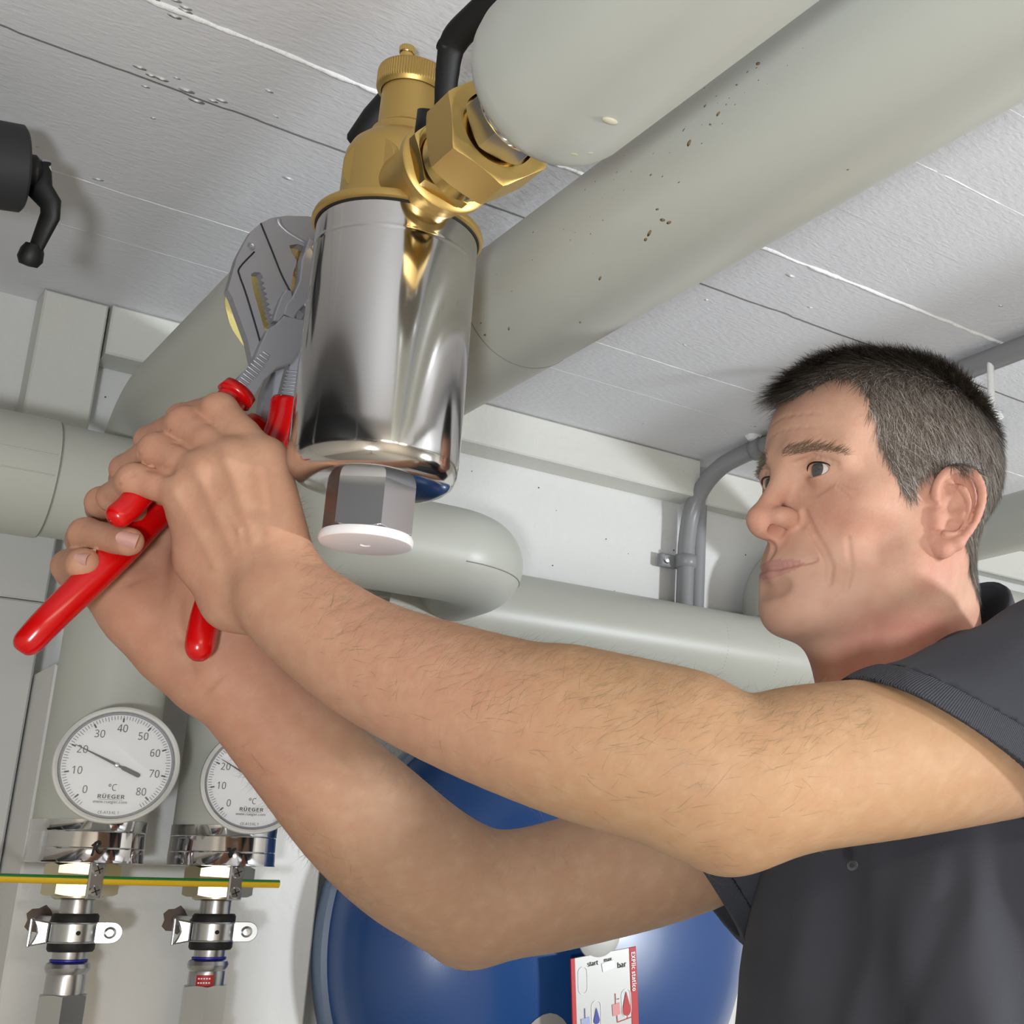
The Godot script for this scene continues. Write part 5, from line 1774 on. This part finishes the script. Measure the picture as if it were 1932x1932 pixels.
func eyebrow(head: Body, parent: Node3D, r: RandomNumberGenerator, side: float) -> void:
	var v := PackedVector3Array()
	var n := PackedVector3Array()
	var ix := PackedInt32Array()
	var c := PackedColorArray()
	for i in head.verts.size():
		var l := (head.verts[i] - ho) * hb
		var s := l.x * side
		if l.z < 0.045 or s < 0.0095 or s > 0.056:
			continue
		var mid := 0.0182 + 0.0032 * sin((s - 0.012) / 0.044 * PI) - (s - 0.012) * 0.12
		if absf(l.y - mid) > 0.0038 * (1.0 - 0.65 * (s - 0.012) / 0.044):
			continue
		var nl := head.norms[i]
		for rep in 2:
			var dir := hb * Vector3(signf(l.x) * 0.85, 0.25 + r.randfn() * 0.2, -0.3) + nl * 0.45
			strand(v, n, ix, c, head.verts[i] + Vector3(r.randfn(), r.randfn(), r.randfn()) * 0.0007, nl, dir, r.randf_range(0.006, 0.010), 0.00019, Color(0.17, 0.11, 0.07), nl * -0.3, 2)
	obj("eyebrow", arrays_mesh(v, n, ix, c), M.hair, parent)

func arm_hair(arm: Body, parent: Node3D, right: bool, seed_: int) -> void:
	var v := PackedVector3Array()
	var n := PackedVector3Array()
	var ix := PackedInt32Array()
	var c := PackedColorArray()
	var r := RandomNumberGenerator.new()
	r.seed = seed_
	for i in arm.verts.size():
		var want := right_hair(arm.verts[i], arm.norms[i]) if right else left_hair(arm.verts[i], arm.norms[i])
		if want[0] <= 0.0 or r.randf() > want[0]:
			continue
		var nl := arm.norms[i]
		var d: Vector3 = want[1]
		d = (d - nl * d.dot(nl)).normalized()
		d = d.rotated(nl, r.randfn() * 0.45) + nl * r.randf_range(0.25, 0.75)
		var col := Color(0.22, 0.14, 0.075).lerp(Color(0.42, 0.3, 0.17), r.randf())
		strand(v, n, ix, c, arm.verts[i], nl, d, r.randf_range(0.008, 0.017), 0.00009, col, -nl * 0.5 + Vector3(r.randfn(), r.randfn(), r.randfn()) * 0.25, 3)
	var o := obj("arm_hair", arrays_mesh(v, n, ix, c), M.hair, parent)
	o.set_meta("kind", "stuff")

func left_hair(p: Vector3, n: Vector3) -> Array: # how thick the hair grows there, and which way it lies
	if p.x > 0.53 or p.x < 0.27 or p.z < -0.86:
		return [0.0, Vector3.ZERO]
	return [clampf(0.05 + n.dot(turn.y) * 0.28, 0.03, 0.33), Vector3(0.5, 0.25, 0.2)]

func right_hair(p: Vector3, n: Vector3) -> Array:
	if p.x > 0.55 or p.x < 0.29:
		return [0.0, Vector3.ZERO]
	var low := -n.dot(turn.x) * 0.7 - n.dot(turn.y) * 0.3
	return [clampf(low * 0.2, 0.0, 0.25) + (0.08 if n.dot(turn.y) > 0.55 else 0.0), Vector3(-0.3, -0.4, 0.3)]

func eye(s: float, parent: Node3D, gaze: Vector3) -> void:
	var o := Node3D.new()
	o.name = "eye"
	parent.add_child(o, true)
	o.position = hd(0.031 * s, 0.003, 0.0668)
	var fw := (hb * gaze).normalized()
	o.basis = along(fw)
	obj("eyeball", lathe(eye_profile(0.0128, 0.0, 60.0), 48), M.eye_white, o)
	obj("iris", lathe([Vector2(0.0021, 0.0116), Vector2(0.0045, 0.0118), Vector2(0.0060, 0.0114), Vector2(0.0065, 0.0110)], 40), M.iris, o)
	obj("pupil", lathe([Vector2(0.0001, 0.0118), Vector2(0.0023, 0.0118)], 24), M.print_black, o)
	obj("cornea", lathe([Vector2(0.0001, 0.0138), Vector2(0.0025, 0.0135), Vector2(0.0045, 0.0128), Vector2(0.0062, 0.0118), Vector2(0.007, 0.0109)], 40), M.glass, o)

func lash_line(s: float, parent: Node3D) -> void:
	var pts := []
	for k in 13:
		var q := k / 6.0 - 1.0
		var x := 0.0318 + 0.0142 * q
		var y := 0.003 + 0.0054 * sqrt(maxf(0.0, 1.0 - q * q)) * 0.97
		pts.append(hd(x * s, y, 0.0668 + 0.0153 * sqrt(maxf(0.0, 1.0 - pow((x - 0.031) / 0.0163, 2.0) - pow((y - 0.003) / 0.0153, 2.0)))))
	obj("eyelashes", sweep(pts, [0.0002, 0.0005, 0.0007, 0.0007, 0.0007, 0.0007, 0.0007, 0.0007, 0.0007, 0.0007, 0.0007, 0.0005, 0.0002], 8), mat("lashes", Color(0.12, 0.08, 0.06), 0.6), parent)

func eye_profile(r: float, a0: float, a1: float) -> Array:
	var o := []
	for k in 13:
		var a := deg_to_rad(lerpf(-90.0, a1, k / 12.0))
		o.append(Vector2(maxf(cos(a) * r, 0.0001), sin(a) * r))
	return o

func nail(parent: Node3D, where: Vector3, dir: Vector3, out: Vector3, ln: float, wd: float) -> void:
	var y := dir.normalized()
	var z := (out - y * out.dot(y)).normalized()
	var b := Basis(y.cross(z), y, z)
	var v := PackedVector3Array()
	var n := PackedVector3Array()
	var ix := PackedInt32Array()
	for i in 9:
		for j in 9:
			var x := (i / 8.0 - 0.5) * wd
			var t := j / 8.0
			var yy := (t - 0.5) * ln
			var edge := 1.0 - pow(absf(i / 4.0 - 1.0), 2.4) * 0.35
			yy *= edge if t < 0.5 else lerpf(1.0, edge, 0.6)
			v.append(b * Vector3(x, yy, -x * x / wd * 1.5 - pow(t, 2.0) * 0.0006) + where)
			n.append(b * Vector3(x * 3.0 / wd, 0.15, 1.0).normalized())
			if i > 0 and j > 0:
				var q := i * 9 + j
				ix.append_array([q - 10, q - 9, q - 1, q - 9, q, q - 1])
	obj("fingernail", arrays_mesh(v, n, ix), M.nail, parent)

func person() -> void:
	blotch.seed = 5
	blotch.frequency = 1.0
	blotch.fractal_octaves = 2
	var m := mat("skin", Color(1, 1, 1), 0.58)
	m.metallic_specular = 0.36
	m.vertex_color_use_as_albedo = true
	relief(m, ntex(noise(0.05, FastNoiseLite.TYPE_CELLULAR, 3), 512, null, 5.0), 42.0, 0.3)
	m.subsurf_scatter_enabled = true
	m.subsurf_scatter_strength = 0.06
	m = mat("hair", Color(1, 1, 1), 0.42)
	m.vertex_color_use_as_albedo = true
	mat("eye_white", Color(0.86, 0.83, 0.8), 0.2)
	mat("iris", Color(0.13, 0.14, 0.13), 0.3)
	mat("nail", Color(0.76, 0.58, 0.54), 0.3)
	m = mat("shirt_cloth", Color(0.215, 0.22, 0.25), 0.9)
	m.rim_enabled = true
	m.rim = 0.12
	relief(m, ntex(noise(0.12, FastNoiseLite.TYPE_VALUE, 2), 256, null, 6.0), 40.0, 0.3)
	mat("shirt_rib", Color(0.235, 0.24, 0.27), 0.9)
	var rib := Image.create(64, 8, false, Image.FORMAT_RGB8)
	for x in 64:
		var slope := cos(TAU * (x + 0.5) / 64.0) * 0.75
		for y in 8:
			rib.set_pixel(x, y, Color(0.5 + 0.5 * slope, 0.5, 0.85))
	M.shirt_rib.normal_enabled = true
	M.shirt_rib.normal_texture = ImageTexture.create_from_image(rib)
	mat("trouser_cloth", Color(0.16, 0.18, 0.24), 0.9)
	mat("shirt_seam", Color(0.13, 0.13, 0.15), 0.9)
	var man := thing("person", "man with short greying hair in a dark grey polo shirt working overhead with both hands", "person")
	var work_left := Thread.new()
	work_left.start(left_arm)
	var work_right := Thread.new()
	work_right.start(right_arm)
	var head := head_body()
	var la: Body = work_left.wait_to_finish()
	var ra: Body = work_right.wait_to_finish()
	var all := Body.new()
	all.join(head)
	all.join(la)
	all.join(ra)
	all.join(torso_body())
	var skin := obj("body", body_mesh(all, true), M.skin, man)
	hair(head, man)
	for s in [1.0, -1.0]:
		lash_line(s, man)
		eye(s, man, Vector3(0.16 if s > 0 else 0.12, 0.03, 1.0))
	nail(skin, at(238, 1016, 0.8245), at(268, 1026, 0.832) - at(215, 1012, 0.832), turn.z + turn.y * 0.25, 0.0135, 0.0092)
	nail(skin, at(151, 1050, 0.8235), at(175, 1052, 0.83) - at(125, 1046, 0.835), turn.z + turn.y * 0.5, 0.009, 0.0085)
	arm_hair(la, man, false, 3)
	arm_hair(ra, man, true, 4)
	shirt(man)
	trousers(man)

func shirt(man: Node3D) -> void:
	var b := Body.new()
	var nk := Vector3(0.752, 0.12, -0.728)
	b.bone(Vector3(0.752, 0.132, -0.6), Vector3(0.772, 0.085, -0.85), 0.07, 0.064, 0.05)
	b.bone(nk + Vector3(0.01, 0.0, 0), Vector3(0.765, -0.06, -0.725), 0.075, 0.12, 0.05)
	b.egg(Vector3(0.755, -0.08, -0.72), Vector3(0.125, 0.2, 0.165), 0.06)
	b.bone(Vector3(0.76, -0.2, -0.64), Vector3(0.765, -0.65, -0.64), 0.115, 0.12, 0.06)
	b.bone(Vector3(0.76, -0.2, -0.79), Vector3(0.765, -0.65, -0.79), 0.115, 0.12, 0.06)
	# folds hanging from the raised arms
	for k in 9:
		var px := 1425.0 + k * 60.0
		var pts := []
		for n in 9:
			var py := 1590.0 + n * 55.0
			var q := at(px + 34.0 * sin(k * 2.3 + n * 0.45) - n * (4.0 + 3.0 * sin(k * 1.3)), py, 0.86)
			pts.append(b.skin(Vector3(0.76, q.y - 0.02, -0.72), q))
		b.crease(pts, 0.006 * (1.0 if k % 2 == 0 else -0.9), 0.019 + 0.004 * sin(k * 1.9))
	b.build(0.006, Vector3(0.5, -0.75, -1.05), Vector3(1.02, 0.22, -0.4))
	var body := obj("shirt", body_mesh(b, false), M.shirt_cloth, man)
	body.set_meta("label", "dark grey short-sleeved polo shirt")
	# sleeves: a wide tube cut off at the hem, with a ribbed band
	sleeve(body, [Vector3(0.765, 0.13, -0.6), Vector3(0.748, 0.13, -0.578), at(1880, 1383, 0.865), at(1690, 1425, 0.815)], [0.07, 0.071, 0.0625, 0.0565], at(1838, 1388, 0.79), at(1932, 1452, 0.815) - at(1650, 1276, 0.8), 0.018)
	sleeve(body, [Vector3(0.77, 0.085, -0.84), at(1480, 1560, 1.1), at(1330, 1625, 1.08), at(1250, 1640, 1.06)], [0.066, 0.067, 0.067, 0.066], at(1345, 1690, 1.05), at(1385, 1765, 1.05) - at(1300, 1640, 1.05), 0.015)
	# collar
	var ring := []
	for k in 41:
		var a := lerpf(-2.55, 2.55, k / 40.0)
		ring.append(nk + Vector3(0.004, 0.03, 0) + Vector3(cos(a) * 0.073, 0.014 + cos(a) * 0.07, sin(a) * 0.068))
	collar(body, ring)
	obj("button", lathe([Vector2(0.0016, 0.0012), Vector2(0.0034, 0.0016), Vector2(0.004, 0.0008), Vector2(0.004, 0.0)], 20), M.dark_plastic, body, xf(at(1607, 1632, 0.862), along(turn.z)))

func trousers(man: Node3D) -> void: # below the picture, so that he stands on the floor
	var b := Body.new()
	b.egg(Vector3(0.77, -0.6, -0.72), Vector3(0.12, 0.14, 0.17), 0.05)
	for s in [1.0, -1.0]:
		b.limb([Vector3(0.77, -0.62, -0.72 + 0.085 * s), Vector3(0.745, -0.88, -0.72 + 0.1 * s), Vector3(0.765, FLOOR + 0.07, -0.72 + 0.11 * s)], [0.1, 0.075, 0.062], 4)
	b.build(0.01, Vector3(0.5, -1.36, -1.05), Vector3(1.05, -0.4, -0.4))
	obj("trousers", body_mesh(b, false), M.trouser_cloth, man)
	for s in [1.0, -1.0]:
		var h := Body.new()
		var o := Vector3(0.76, FLOOR, -0.72 + 0.11 * s)
		h.egg(o + Vector3(-0.07, 0.03, 0.005 * s), Vector3(0.11, 0.045, 0.05), 0.02)
		h.bone(o + Vector3(0.02, 0.04, 0), o + Vector3(0.005, 0.09, 0), 0.042, 0.04, 0.03)
		h.plane(o + Vector3(0, 0.002, 0), Vector3.DOWN)
		h.build(0.007, o - Vector3(0.22, 0.02, 0.12), o + Vector3(0.12, 0.16, 0.12))
		obj("shoe", body_mesh(h, false), M.black_coat, man)

func collar(parent: Node3D, ring: Array) -> void:
	var v := PackedVector3Array()
	var n := PackedVector3Array()
	var ix := PackedInt32Array()
	var c := Vector3.ZERO
	for p in ring:
		c += p / ring.size()
	# a fold: up the inside, over, and down the outside
	var prof := [Vector2(-0.001, -0.02), Vector2(-0.0015, 0.0), Vector2(-0.001, 0.016), Vector2(0.0012, 0.0205), Vector2(0.0042, 0.019), Vector2(0.0085, 0.004), Vector2(0.0135, -0.014), Vector2(0.0125, -0.0155)]
	for i in ring.size():
		var out: Vector3 = ring[i] - c
		out.y = 0
		out = out.normalized()
		for j in prof.size():
			var q: Vector2 = prof[j]
			v.append(ring[i] + out * q.x + Vector3.UP * q.y)
			var d: Vector2 = prof[mini(j + 1, prof.size() - 1)] - prof[maxi(j - 1, 0)]
			n.append((out * d.y * -1.0 + Vector3.UP * d.x).normalized())
			if i > 0 and j > 0:
				var k := i * prof.size() + j
				ix.append_array([k - prof.size() - 1, k - prof.size(), k - 1, k - prof.size(), k, k - 1])
	obj("collar", arrays_mesh(v, n, ix), M.shirt_cloth, parent)

func sleeve(parent: Node3D, path: Array, r: Array, hem: Vector3, line: Vector3, band: float) -> void:
	var b := Body.new()
	b.chain(path, r, 0.03)
	var dir: Vector3 = (path[3] - path[1]).normalized()
	var side := line.normalized()
	var nrm := (dir - side * dir.dot(side)).normalized()
	var across := side.cross(hem.normalized()).normalized()
	if across.dot(dir) < 0.0:
		across = -across
	nrm = (nrm * 0.45 + across * 0.55).normalized()
	for k in 4:
		var q: Vector3 = path[1].lerp(path[2], 0.2 + k * 0.25) + turn.z * 0.06 + turn.y * 0.035
		b.crease([q - turn.y * 0.07 - turn.x * 0.02, q + turn.y * 0.05 + turn.x * 0.05], 0.003 * (1 if k % 2 == 0 else -1), 0.011)
	b.plane(hem - nrm * band, nrm)
	var lo: Vector3 = path[0]
	var hi: Vector3 = path[0]
	for p in path:
		lo = lo.min(p - Vector3.ONE * 0.085)
		hi = hi.max(p + Vector3.ONE * 0.085)
	b.build(0.005, lo, hi)
	var s := obj("sleeve", body_mesh(b, false), M.shirt_cloth, parent)
	var c := Body.new()
	var rr := []
	for x in r:
		rr.append(x + 0.0012)
	c.chain(path, rr, 0.03)
	c.plane(hem, nrm)
	c.plane(hem - nrm * (band + 0.001), -nrm)
	# hollow, so that the arm comes out of an opening
	for i in 3:
		c.bone(path[i], path[i + 1], r[i] - 0.003, r[i + 1] - 0.003, 0.002, 1)
	c.build(0.0022, lo, hi)
	obj("ribbed_cuff", ribbed(c, path, nrm), M.shirt_rib, s)

func ribbed(c: Body, path: Array, axis: Vector3) -> ArrayMesh: # fine ribs run across the band
	var o: Vector3 = path[2]
	var x := axis.cross(Vector3.UP).normalized()
	var y := axis.cross(x)
	var uv := PackedVector2Array()
	for p in c.verts:
		var q := p - o
		uv.append(Vector2(atan2(q.dot(x), q.dot(y)) * 70.0, q.dot(axis) * 40.0))
	return arrays_mesh(c.verts, c.norms, c.index, PackedColorArray(), uv)
